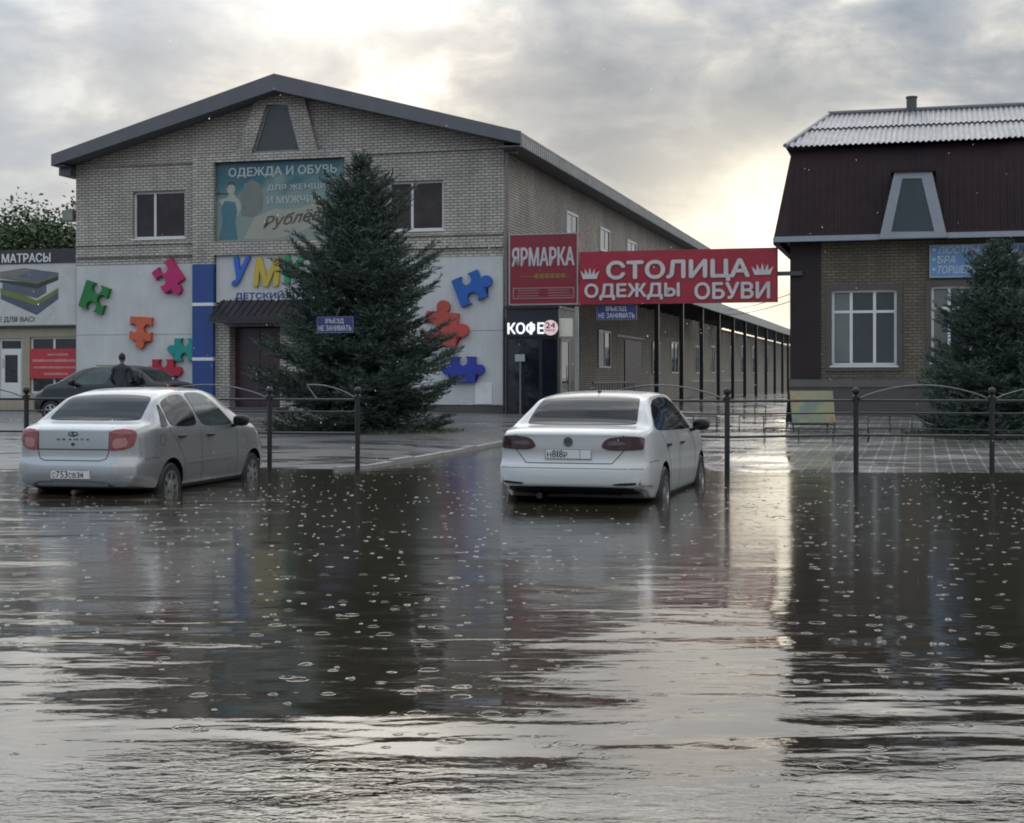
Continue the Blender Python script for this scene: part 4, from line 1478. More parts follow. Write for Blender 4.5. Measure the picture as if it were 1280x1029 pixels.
# mansard storey
yo, yi = -.55, .45
bl, br_ = fp(967, 293, yo), fp(1280, 288, yo)
tl, tr_ = fp(990, 190, yi), fp(1280, 173, yi)
zbm, ztm = zw + .02, (tl[1] + tr_[1]) / 2
Y1 = 12.4
XR = RX1 + .5
md = MB()
A = [(bl[0], yo, zbm), (XR, yo, zbm), (XR, Y1, zbm), (bl[0], Y1, zbm)]
B = [(tl[0], yi, ztm), (XR - .7, yi, ztm), (XR - .7, Y1 - 1, ztm), (tl[0], Y1 - 1, ztm)]
md.add(A + B, [(0, 1, 5, 4), (1, 2, 6, 5), (2, 3, 7, 6), (3, 0, 4, 7), (0, 3, 2, 1), (4, 5, 6, 7)])
for i in range(120):
    x = tl[0] + .05 + i * .19
    if x > XR - 1:
        break
    md.obox((lerp(x, x, 0), yo - .001, zbm + .16), (.035, 0, 0), (0, -.014, 0), (max(0, tl[0] - x) * .0, yi - yo, ztm - zbm - .2))
md.part('mansard', M['mansard'], hs)
MB().box(bl[0] + .02, XR, yo - .05, yo + .08, zbm - .13, zbm + .02).part('eave_trim', M['bluegrey'], hs)
MB().box(bl[0] - .01, bl[0] + .16, yo - .04, Y1, zbm - .20, zbm - .001).part('eave_trim', M['mansard'], hs)
MB().box(bl[0] + .05, XR, yo + .08, 0, zbm - .03, zbm - .002).part('soffit', M['soffit'], hs)
# corrugated upper roof with hipped left end
YR = 5.2
rl_, zr1 = fp(1037, 147, YR)
zr2 = fp(1280, 131, YR)[1]
zR = (zr1 + zr2) / 2
ye, ze = yi - .28, ztm + .06
xe = tl[0] - .18
sl_ = MB()
def slope_sheet(x0, x1, y0, z0, y1, z1, lim=None, lam=.155, amp=.024, nv=3):
    n = int((x1 - x0) / lam * 8)
    rows = []
    for j in range(nv + 1):
        rows.append(j / nv)
    base = len(sl_.v)
    vs, fs = [], []
    for r in rows:
        for i in range(n + 1):
            x = lerp(x0, x1, i / n)
            f = r
            if lim:
                f = min(r, max(0.0, lim(x)))
            vs.append((x, lerp(y0, y1, f), lerp(z0, z1, f) + amp * sin(2 * pi * x / lam)))
    for j in range(nv):
        for i in range(n):
            a = j * (n + 1) + i
            fs.append((a, a + 1, a + n + 2, a + n + 1))
    sl_.add(vs, fs)
k_ = 0
seg = []
x = xe
while x < XR:
    x2 = min(x + rnd.uniform(2.6, 3.6), XR)
    seg.append((x, x2))
    x = x2
hip = lambda x: (x - xe) / (rl_ - xe) if x < rl_ else 1.0
for (a, b_) in seg:
    dy = rnd.uniform(-.07, .05)
    dzr = (zR - ze) / (YR - ye)
    slope_sheet(a, b_ + .04, ye + dy, ze + dy * dzr + rnd.uniform(0, .02), lerp(ye, YR, .52), lerp(ze, zR, .52), lambda x: hip(x) / .52 if x < rl_ else 1.0)
    slope_sheet(a, b_ + .04, lerp(ye, YR, .49), lerp(ze, zR, .49) + .05, YR, zR + .03, lambda x: max(0, (hip(x) - .49) / .51) if x < rl_ else 1.0)
rfo = sl_.part('roof', M['slate'], hs, smooth=True, fixn=False)
# end hip and rear slope
hp = MB()
hp.add([(xe, ye, ze), (xe, Y1 - .5, ze), (rl_, YR, zR + .02), (XR, YR, zR + .02), (XR, Y1 - .5, ze)], [(0, 2, 1), (1, 2, 3, 4)])
hp.part('roof_hip', M['slate'], hs, fixn=False)
MB().tube([(rl_ - .05, YR, zR + .05), (XR, YR, zR + .05)], .09, 10).part('ridge_cap', colmat('ridge grey', (.11, .105, .11)), hs)
MB().tube([(xe, ye, ze + .03), (rl_, YR, zR + .05)], .06, 8).part('hip_cap', M['slate'], hs)
cxp, czp = fp(1139.5, 146, YR)
_, ctop = fp(1139.5, 121, YR)
MB().lathe([(.16, zR - .3), (.16, ctop - .06), (.185, ctop - .05), (.185, ctop), (.12, ctop)], (cxp, YR, 0), 18).part('chimney', colmat('sooty pipe', (.07, .072, .066), .6), hs)
# trapezoid dormer
yd = yo - .10
o4 = [fp(1099, 296, yd), fp(1184, 295, yd), fp(1165, 215, yd), fp(1118, 216, yd)]
i4 = [fp(1114, 290, yd), fp(1168, 289.5, yd), fp(1152, 223, yd), fp(1128, 223.5, yd)]
z0 = zbm - .12
o4[0] = (o4[0][0], z0); o4[1] = (o4[1][0], z0)
dm = MB()
dm.prism(o4, yd + .02, 1.2)
dmo = dm.part('dormer', M['mansard'], hs)
fr = MB().ring(o4, i4, yd - .03, yd + .019).part('dormer_frame', M['bluegrey'], dmo)
MB().prism(i4, yd + .005, yd + .018).part('pane', colmat('grey green dormer pane', (.035, .045, .05), .05), dmo)
MB().box(o4[3][0] - .1, o4[2][0] + .1, yd - .10, yi + .6, o4[2][1] + .01, o4[2][1] + .09).part('dormer_roof', M['mansard'], dmo)

# blue lamp shop banner
x0, x1, z0, z1 = rect(1162, 305, 1330, 346, -.1)
lb = root('lamp_banner', 'faded blue banner listing lamps above the house windows behind the right fir', 'banner', ((x0 + x1) / 2, -.1, z0))
MB().box(x0, x1, -.12, -.05, z0, z1).part('sheet', M['signblue'], lb)
MB().ring([(x0, z0), (x1, z0), (x1, z1), (x0, z1)], [(x0 + .03, z0 + .03), (x1 - .03, z0 + .03), (x1 - .03, z1 - .03), (x0 + .03, z1 - .03)], -.13, -.121).part('frame', colmat('pale edge', (.30, .38, .44)), lb)
for i, (s, px1, py0, py1, st) in enumerate((('ЛЮСТРЫ', 1224, 308, 317, .2), ('БРА', 1194, 320, 329, .2), ('ТОРШЕРЫ', 1222, 332, 341.5, .2))):
    a, b_, c_, d_ = rect(1172, py0, px1, py1, -.12)
    add_text(MB(), s, a, b_, c_, d_, -.121, .008, .02, .25).part('lettering', colmat('pale blue letters', (.42, .48, .52)), lb)
    xx, zz = fp(1167.5, (py0 + py1) / 2, -.12)
    MB().lathe([(.045, -.129), (.045, -.121)], (xx, 0, zz), 12, 'y').part('bullet', colmat('pale blue letters', (0, 0, 0)), lb)
a, b_, c_, d_ = rect(1255, 312, 1285, 338, -.12)
MB().prism([(a, c_), (b_, c_), (lerp(a, b_, .75), d_), (lerp(a, b_, .25), d_)], -.129, -.121).part('printed_lamp_shade', colmat('pale lamp print', (.40, .42, .40)), lb)

# overhead cables down the passage
for i, (pa, pb_) in enumerate((((905, 386), (992, 361)), ((905, 391), (992, 371)))):
    xA, zA = fp(pa[0], pa[1], 40); xB, zB = fp(pb_[0], pb_[1], 8)
    pts = [(lerp(xA - 2, xB + .5, t), lerp(44, 7.6, t), lerp(zA + .2, zB, t) - .35 * sin(pi * t)) for t in [k / 14 for k in range(15)]]
    MB().tube(pts, .014, 5).thing('overhead_cable', M['black'], tuple(pts[0]), 'site', ('upper' if i == 0 else 'lower') + ' thin black cable slung over the passage beside the brown house', 'cable', 'cables over the passage')
# ================================================================== firs and trees
def spruce(name, label, base, H, R, seed, group=None, skirt=0.10):
    r = random.Random(seed)
    o = root(name, label, 'fir tree', base, 'local', group)
    MB().tube([(0, 0, -.2), (r.uniform(-.02, .02), 0, H * .4), (0, 0, H * .97)], [R * .055, R * .035, .008], 10).part('trunk', M['bark'], o)
    V, Fc = [], []
    wood = MB()
    def needle_run(p, q, n, ln, w):
        ax = (q - p)
        L = ax.length
        ax.normalize()
        up = Vector((0, 0, 1))
        sd = ax.cross(up)
        sd = sd.normalized() if sd.length > .05 else Vector((1, 0, 0))
        up = sd.cross(ax)
        for i in range(n):
            c = p.lerp(q, (i + r.random()) / n)
            a = r.uniform(-.55, 3.7)
            d = (ax * r.uniform(.45, 1.0) + (sd * cos(a) + up * sin(a)) * r.uniform(.5, .9)).normalized() * ln * r.uniform(.7, 1.25)
            s = d.cross(Vector((r.uniform(-1, 1), r.uniform(-1, 1), r.uniform(-1, 1))))
            s = s.normalized() * w * .5
            b = len(V)
            V.extend([c - s, c + s, c + d + s * .25, c + d - s * .25])
            Fc.append((b, b + 1, b + 2, b + 3))
    z = H * skirt
    lean = r.uniform(-.04, .04)
    while z < H * .985:
        t = (z - H * skirt) / (H * (1 - skirt))
        Rz = R * ((1 - t) ** .74) * (0.90 + .14 * sin(t * 23 + seed)) + .03
        if t < .10:
            Rz *= .80 + 2 * t
        nb = int(5 + 7 * (1 - t))
        a0 = r.random() * 7
        for k in range(nb):
            az = a0 + 2 * pi * k / nb + r.uniform(-.25, .25)
            L = Rz * r.choice((.55, .72, .86, 1.0, 1.0, 1.14)) * r.uniform(.88, 1.12)
            out = Vector((cos(az), sin(az), 0))
            rise = lerp(-.22, .95, t ** 1.3) + r.uniform(-.10, .10)
            pts = []
            for i in range(6):
                u = i / 5
                droop = -.26 * (1 - t) * sin(pi * u * .8) + .20 * u * u * (1 - t * .5)
                pts.append(Vector((0, 0, z + r.uniform(-.05, .05) * 0)) + out * (L * u) + Vector((0, 0, L * (rise * u + droop))))
            wood.tube(pts[::5] if L < .4 else [pts[0], pts[2], pts[5]], [.014 + .012 * L, .012, .004][:2] if L < .4 else [.012 + .012 * L, .012, .004], 5, False)
            def at(u):
                f = min(4.999, u * 5)
                i = int(f)
                return pts[i].lerp(pts[i + 1], f - i)
            ntw = max(5, int(L * 15))
            for j in range(ntw):
                u = lerp(.16, 1.0, (j + r.random()) / ntw)
                p = at(u)
                d = (at(min(1, u + .05)) - at(u - .05)).normalized()
                s = Vector((-out.y, out.x, 0)) * (1 if j % 2 else -1)
                tl = min(.62, L * .42) * (1.1 - .62 * u) * r.uniform(.7, 1.25) + .05
                e = p + (d * r.uniform(.5, .85) + s * r.uniform(.5, .95) + Vector((0, 0, r.uniform(-.32, .16)))).normalized() * tl
                needle_run(p, e, max(6, int(tl * 52)), .105, .023)
            needle_run(at(.55), pts[5] + (pts[5] - pts[4]) * .25, max(6, int(L * 30)), .08, .020)
        z += lerp(.125, .10, t) * H / 6.0 * r.uniform(.8, 1.2)
    needle_run(Vector((0, 0, H * .93)), Vector((0, 0, H * 1.01)), 40, .07, .018)
    mb = MB()
    mb.add(V, Fc)
    c = mb.part('crown', M['fir'], o, fixn=False)
    wood.part('boughs', M['bark'], c, fixn=False)
    return o


X, Y = wp(450, 34.0)
spruce('fir_tree', 'tall blue green fir standing before the white wall and plum doorway', (X, Y, gz(X, Y) - .05), EYE + 276 / F * 34 - gz(X, Y), 2.55, 3, 'ornamental firs')
X, Y = wp(1247, 31.5)
spruce('fir_tree', 'smaller dark fir in front of the brown house and its blue banner', (X, Y, gz(X, Y) - .05), EYE + 170 / F * 31.5 - gz(X, Y), 1.85, 8, 'ornamental firs')
# planting bed under the right fir
bed = MB()
pts = []
for i in range(26):
    a = 2 * pi * i / 26
    pts.append((X + 2.1 * cos(a) * (1 + .1 * sin(3 * a)), Y + 1.7 * sin(a) * (1 + .1 * cos(2 * a))))
vs = [(px, py, gz(px, py) + .012) for px, py in pts] + [(X, Y, gz(X, Y) + .07)]
bed.add(vs, [(i, (i + 1) % 26, 26) for i in range(26)])
bed.thing('soil_bed', M['soil'], (X, Y, 0), 'world', kind='structure', fixn=False)
gr = MB()
r4 = random.Random(4)
for i in range(2600):
    a = r4.uniform(0, 2 * pi); q = sqrt(r4.random()) * 1.95
    x, y = X + q * cos(a), Y + q * .82 * sin(a)
    h = r4.uniform(.04, .13)
    w = .006
    z0 = gz(x, y) + .02
    dx_, dy_ = r4.uniform(-.05, .05), r4.uniform(-.05, .05)
    gr.add([(x - w, y, z0), (x + w, y, z0), (x + dx_, y + dy_, z0 + h)], [(0, 1, 2)])
gr.thing('grass', M['leaf'], (X, Y, 0), 'world', 'sparse short grass under the right fir', 'grass', kind='stuff', fixn=False)
X, Y = wp(455, 34.0)
gr = MB()
for i in range(1800):
    a = r4.uniform(0, 2 * pi); q = sqrt(r4.random()) * 2.3
    x, y = X + q * cos(a), Y + q * .8 * sin(a)
    h = r4.uniform(.04, .12)
    z0 = gz(x, y)
    gr.add([(x - .006, y, z0), (x + .006, y, z0), (x + r4.uniform(-.05, .05), y + r4.uniform(-.05, .05), z0 + h)], [(0, 1, 2)])
gr.thing('grass', M['leaf'], (X, Y, 0), 'world', 'sparse short grass under the tall fir', 'grass', kind='stuff', fixn=False)


def leafy(label, base, H, R, seed, group):
    r = random.Random(seed)
    o = root('leafy_tree', label, 'tree', base, 'local', group)
    tb = MB()
    tb.tube([(0, 0, -.2), (.1, 0, H * .3), (-.05, .1, H * .6), (0, 0, H * .85)], [.22, .17, .10, .03], 9)
    cl = []
    for i in range(11):
        a = r.uniform(0, 2 * pi); q = r.uniform(.3, .95)
        c = Vector((cos(a) * R * q, sin(a) * R * q, H * r.uniform(.58, .93)))
        tb.tube([(0, 0, H * r.uniform(.25, .45)), tuple(c * .55 + Vector((0, 0, H * .2))), tuple(c)], [.09, .05, .015], 6)
        cl.append(c)
    tb.part('trunk', M['bark'], o, smooth=True)
    V, Fc = [], []
    for i in range(210):
        c = r.choice(cl) + Vector((r.gauss(0, 1), r.gauss(0, 1), r.gauss(0, .8))) * R * .30
        s0 = R * r.uniform(.12, .26)
        for j in range(75):
            p = c + Vector((r.gauss(0, 1), r.gauss(0, 1), r.gauss(0, .7))) * s0
            u = Vector((r.uniform(-1, 1), r.uniform(-1, 1), r.uniform(-.6, .6))).normalized() * r.uniform(.07, .14)
            v = u.cross(Vector((r.uniform(-1, 1), r.uniform(-1, 1), r.uniform(-1, 1)))).normalized() * r.uniform(.04, .08)
            b = len(V)
            V.extend([p - u, p + v, p + u, p - v])
            Fc.append((b, b + 1, b + 2, b + 3))
    mb = MB()
    mb.add(V, Fc)
    mb.part('crown', M['leaf'], o, fixn=False)


for px, D, top, R, sd, lab in ((-4, 66, 285, 3.2, 1, 'leafy tree at the left edge behind the mattress shop roof'),
                               (42, 70, 287, 3.2, 2, 'leafy tree behind the middle of the mattress shop roof'),
                               (82, 66, 288, 2.2, 5, 'thin leafy tree behind the shop roof beside the brick wall')):
    X, Y = wp(px, D)
    leafy(lab, (X, Y, .3), EYE + (472 - top) / F * D - .3, R, sd, 'trees behind the shop')

# ================================================================== street fence
def fence(label, posts, spans, zt, partial=()):
    """posts: list of (X, Y); spans: list of (i, j, arch)"""
    o = root('street_fence', label, 'fence', (posts[0][0], posts[0][1], -.24), 'world')
    for (x, y) in posts:
        g = max(-.24, gz(x, y))
        p = MB().tube([(x, y, g - .05), (x, y, zt - .06)], .037, 10)
        p.part('post', M['black'], o, smooth=True, sharp=40)
        MB().lathe([(.055, zt - .09), (.055, zt - .06), (.03, zt - .045), (.03, zt - .03)], (x, y, 0), 14).ball((x, y, zt + .015), .055).part('ball_cap', M['black'], o, smooth=True, sharp=50)
    for i, j, a0, a1, low in spans:
        p, q = Vector((*posts[i], 0)), Vector((*posts[j], 0))
        d = (q - p).normalized()
        a, b = p + d * .036, q - d * .036
        def P(t, z):
            v = a.lerp(b, t)
            return (v.x, v.y, z)
        for z, r in ((zt - .12, .018), (zt - .30, .012), (zt - .62, .018)):
            MB().tube([P(0, z), P(1, z)], r, 8).part('rail', M['black'], o, smooth=True, sharp=40)
        if a1 > a0:
            am = MB()
            n = 16
            am.tube([P(lerp(a0, a1, k / n), zt - .10 + .20 * sin(pi * lerp(a0, a1, k / n)) ** .8 - .0) for k in range(n + 1)], .011, 7)
            am.part('arch', M['arch_sheen'], o, smooth=True, sharp=50)
            if a0 > 0.1:
                MB().tube([P(a0, zt - .10 + .20 * sin(pi * a0) ** .8), P(a0 + .12, zt - .11)], .009, 6).part('brace', M['arch_sheen'], o)


M['arch_sheen'] = pmat('arch steel with sky sheen', (.10, .10, .105), .25, .6, .2)  # paler than the black posts: the sky's reflection is put into its colour
Z = 1.17
YF1 = 21.0
fence('black fence with round caps and arched tubes on the right before the brown house',
      [wp(741, 21.6), wp(909, 20.6), wp(1070, 21.3), wp(1240, 21.0), wp(1408, 20.9)],
      [(0, 1, 0, 1, 0), (1, 2, 0, 0, 0), (2, 3, 0, 1, 0), (3, 4, 0, 1, 0)], Z)
fence('black fence behind the silver car with a broken arch beside the tall fir',
      [wp(-130, 23.2), wp(33, 22.8), wp(182, 22.5), wp(337, 22.2), wp(447, 22.0)],
      [(0, 1, 0, 1, 0), (1, 2, 0, 0, 0), (2, 3, 0, 1, 0), (3, 4, .42, 1, 0)], Z)

# low rails edging the beds
def low_rail(label, pts, h, legs):
    x0, y0 = pts[0]
    o = root('low_rail', label, 'low rail', (x0, y0, gz(x0, y0)), 'world', 'low rails round the beds')
    mb = MB()
    P = [Vector((x, y, gz(x, y) + h)) for x, y in pts]
    mb.tube([P[0] + Vector((0, 0, -h))] + P + [P[-1] + Vector((0, 0, -h))], .015, 6)
    mb.part('rail', M['black'], o)
    for k in range(1, legs):
        t = k / legs
        v = P[0].lerp(P[-1], t)
        MB().tube([v + Vector((0, 0, -h)), v], .013, 6).part('leg', M['black'], o)
low_rail('low black rail right of the white car mirror', [wp(838, 33.5), wp(896, 33.0)], .36, 2)
low_rail('low black rail in the bright gap of the passage', [wp(924, 33.0), wp(958, 33.0), wp(985, 33.4)], .36, 2)
low_rail('low black rail further back in the passage near the walkway', [wp(930, 40.0), wp(957, 39.6)], .38, 2)
low_rail('low black rail under the folding board', [wp(956, 29.6), wp(1085, 29.0)], .26, 3)
low_rail('low black rail in front of the soil bed of the right fir', [wp(1086, 29.4), wp(1190, 28.8), wp(1300, 28.4)], .26, 5)
low_rail('low black rail behind the folding board along the house plinth', [wp(1085, 33.2), wp(1140, 33.0)], .36, 2)

# folding advertising board
X, Y = wp(1013, 33.5)
ab = root('folding_board', 'folding pavement board with a faded yellow and green poster near the house corner', 'advertising board', (X, Y, gz(X, Y)), 'local', rotz=RAD(6))
hw_, hh = .48, .95
for s in (-1, 1):
    f = MB()
    for u in (-1, 1):
        f.tube([(u * hw_, s * .30, 0), (u * hw_, s * .02, hh)], .016, 6)
    f.tube([(-hw_, s * .245, .18), (hw_, s * .245, .18)], .013, 6)
    fo = f.part('frame', M['black'], ab)
    if s < 0:
        mt, t, b = newmat('faded poster print')
        tc = t.n('ShaderNodeTexCoord')
        n1 = t.noise(tc.outputs['Object'], 2.2, 3, .55, .5)
        n2 = t.noise(tc.outputs['Object'], 7.0, 4, .6)
        col = t.ramp(n1, [(.36, (.11, .16, .14)), (.47, (.20, .22, .13)), (.55, (.30, .26, .10)), (.64, (.30, .15, .08))], 'LINEAR')
        t.l(t.mix(t.math('MULTIPLY', n2, .5), col, (.22, .25, .20)), b.inputs['Base Color'])
        b.inputs['Roughness'].default_value = .4
        pm = MB()
        pm.obox((-hw_ - .02, -.262, .22), (2 * hw_ + .04, 0, 0), (0, .216, hh - .24), (0, -.012, .004))
        pm.part('poster', mt, fo)
    else:
        MB().obox((-hw_ - .02, .262, .22), (2 * hw_ + .04, 0, 0), (0, -.216, hh - .24), (0, .012, .004)).part('board', M['darkgrey'], fo)

# a dark twig adrift on the flood
X, Y = wp(511, 9.4)
tw_ = MB()
tw_.tube([(X - .10, Y, .004), (X - .03, Y + .02, .010), (X + .04, Y - .01, .006), (X + .12, Y + .015, .003)], [.004, .007, .006, .002], 6)
tw_.tube([(X + .0, Y + .01, .008), (X + .05, Y + .05, .012)], [.004, .002], 5)
tw_.thing('floating_twig', M['bark'], (X, Y, 0), 'world', 'small dark twig drifting on the water in front of the cars', 'twig', smooth=True)
# ================================================================== cars
def pchip(tab, x):
    xs = [p[0] for p in tab]
    ys = [p[1] for p in tab]
    if x <= xs[0]:
        return ys[0]
    if x >= xs[-1]:
        return ys[-1]
    n = len(xs)
    h = [xs[i + 1] - xs[i] for i in range(n - 1)]
    d = [(ys[i + 1] - ys[i]) / h[i] for i in range(n - 1)]
    m = [d[0]] + [0 if d[i - 1] * d[i] <= 0 else 2 * d[i - 1] * d[i] / (d[i - 1] + d[i]) for i in range(1, n - 1)] + [d[-1]]
    i = max(k for k in range(n - 1) if x >= xs[k])
    t = (x - xs[i]) / h[i]
    return ((2 * t ** 3 - 3 * t * t + 1) * ys[i] + (t ** 3 - 2 * t * t + t) * h[i] * m[i] +
            (-2 * t ** 3 + 3 * t * t) * ys[i + 1] + (t ** 3 - t * t) * h[i] * m[i + 1])


def catmull(P, k):
    out = []
    n = len(P)
    for i in range(n - 1):
        p0 = P[max(i - 1, 0)]; p1 = P[i]; p2 = P[i + 1]; p3 = P[min(i + 2, n - 1)]
        for j in range(k):
            t = j / k
            out.append(tuple(.5 * (2 * p1[a] + (p2[a] - p0[a]) * t * .9 + (2 * p0[a] - 5 * p1[a] + 4 * p2[a] - p3[a]) * t * t * .95 + (3 * p1[a] - p0[a] - 3 * p2[a] + p3[a]) * t ** 3 * .95) for a in (0, 1)))
    out.append(P[-1])
    return out


def car_body(S):
    x0, x1 = S['x0'], S['x1']
    L = x1 - x0
    ends = [0, .004, .012, .024, .04, .06, .085, .12]
    xs = [x0 + e for e in ends] + [x0 + .12 + (L - .24) * i / 110 for i in range(1, 110)] + [x1 - e for e in reversed(ends)]
    rows = []
    for x in xs:
        zt = pchip(S['top'], x); zb = pchip(S['belt'], x); w = pchip(S['hw'], x); zs = pchip(S['sill'], x)
        d = min(x - x0, x1 - x)
        k = sqrt(max(0, 1 - (1 - min(d / .12, 1)) ** 2))
        w -= .045 * (1 - k); zt -= .03 * (1 - k); zs += .03 * (1 - k)
        zb = min(zb, zt - .035)
        h = zt - zb
        t = sstep(.05, .42, h)
        dr = lerp(.028, .075, sstep(.36, .49, h)) * sstep(.0, .12, h) + .012 * (1 - sstep(.0, .12, h))
        wb = w * S.get('beltf', .96)
        wr = lerp(wb - .07, S['roofw'] - .06 * sstep(.5, 1.3, abs(x + .2)) * 0, t)
        zm = .62
        pts = [(0, zs), (w - .20, zs), (w - .075, zs + .02), (w - .030, zs + .10), (w - .006, .46), (w, zm), (w - .012, lerp(zm, zb, .55)),
               (wb, zb), (lerp(wb, wr, .52) + .018 * t, zb + h * lerp(.62, .50, t)), (wr, zt - dr), (wr * .84, zt - dr * .36), (wr * .42, zt - dr * .08), (0, zt)]
        sec = catmull(pts, 5)
        out = []
        for (y, z) in sec:
            xx = x
            fr = sstep(.62, 0.0, x - x0)
            xx += (pchip(S['rear'], z) + S['rplan'] * (abs(y) / w) ** 5) * fr
            ff = sstep(.8, 0.0, x1 - x)
            xx -= (pchip(S['front'], z) + S['fplan'] * (abs(y) / w) ** 2.4) * ff
            out.append((xx, y, z))
        rows.append(out)
    n = len(rows[0])
    V, Fc, mi = [], [], []
    for r in rows:
        full = [(x, -y, z) for (x, y, z) in r] + [(x, y, z) for (x, y, z) in reversed(r[1:-1])]
        V += full
    m = 2 * n - 2
    for i in range(len(rows) - 1):
        for k in range(m):
            k2 = (k + 1) % m
            Fc.append((i * m + k, i * m + k2, (i + 1) * m + k2, (i + 1) * m + k))
    # end caps bowed like the bumper plan
    for e, (row, dirx) in enumerate(((rows[0], 1), (rows[-1], -1))):
        base = (0 if e == 0 else (len(rows) - 1) * m)
        cols = 12
        wmax = max(p[1] for p in row)
        prev = None
        for k in range(1, n - 1):
            line = [base + k]
            yk, zk = row[k][1], row[k][2]
            for c in range(1, cols):
                y = lerp(-yk, yk, c / cols)
                x = row[k][0]
                if e == 0:
                    x = row[k][0] - S['rplan'] * ((yk / max(wmax, .1)) ** 5 - (abs(y) / max(wmax, .1)) ** 5)
                else:
                    x = row[k][0] + S['fplan'] * ((yk / max(wmax, .1)) ** 2.4 - (abs(y) / max(wmax, .1)) ** 2.4)
                V.append((x, y, zk))
                line.append(len(V) - 1)
            line.append(base + m - k)
            if prev:
                for c in range(cols):
                    Fc.append((prev[c], prev[c + 1], line[c + 1], line[c]) if e == 0 else (prev[c + 1], prev[c], line[c], line[c + 1]))
            else:
                for c in range(cols):
                    Fc.append((base, line[c + 1], line[c]) if e == 0 else (base, line[c], line[c + 1]))
            prev = line
        for c in range(cols):
            Fc.append((base + n - 1, prev[c], prev[c + 1]) if e == 0 else (base + n - 1, prev[c + 1], prev[c]))
    mb = MB()
    mb.add(V, Fc)
    for i, f in enumerate(Fc):
        zc = sum(V[k][2] for k in f) / len(f)
        xc = sum(V[k][0] for k in f) / len(f); yc = sum(V[k][1] for k in f) / len(f)
        if zc < S.get('darkz', .27) or (xc < S.get('darkx', -9) and zc < .44 and abs(yc) < .70):
            mb.m[i] = 1
    return mb


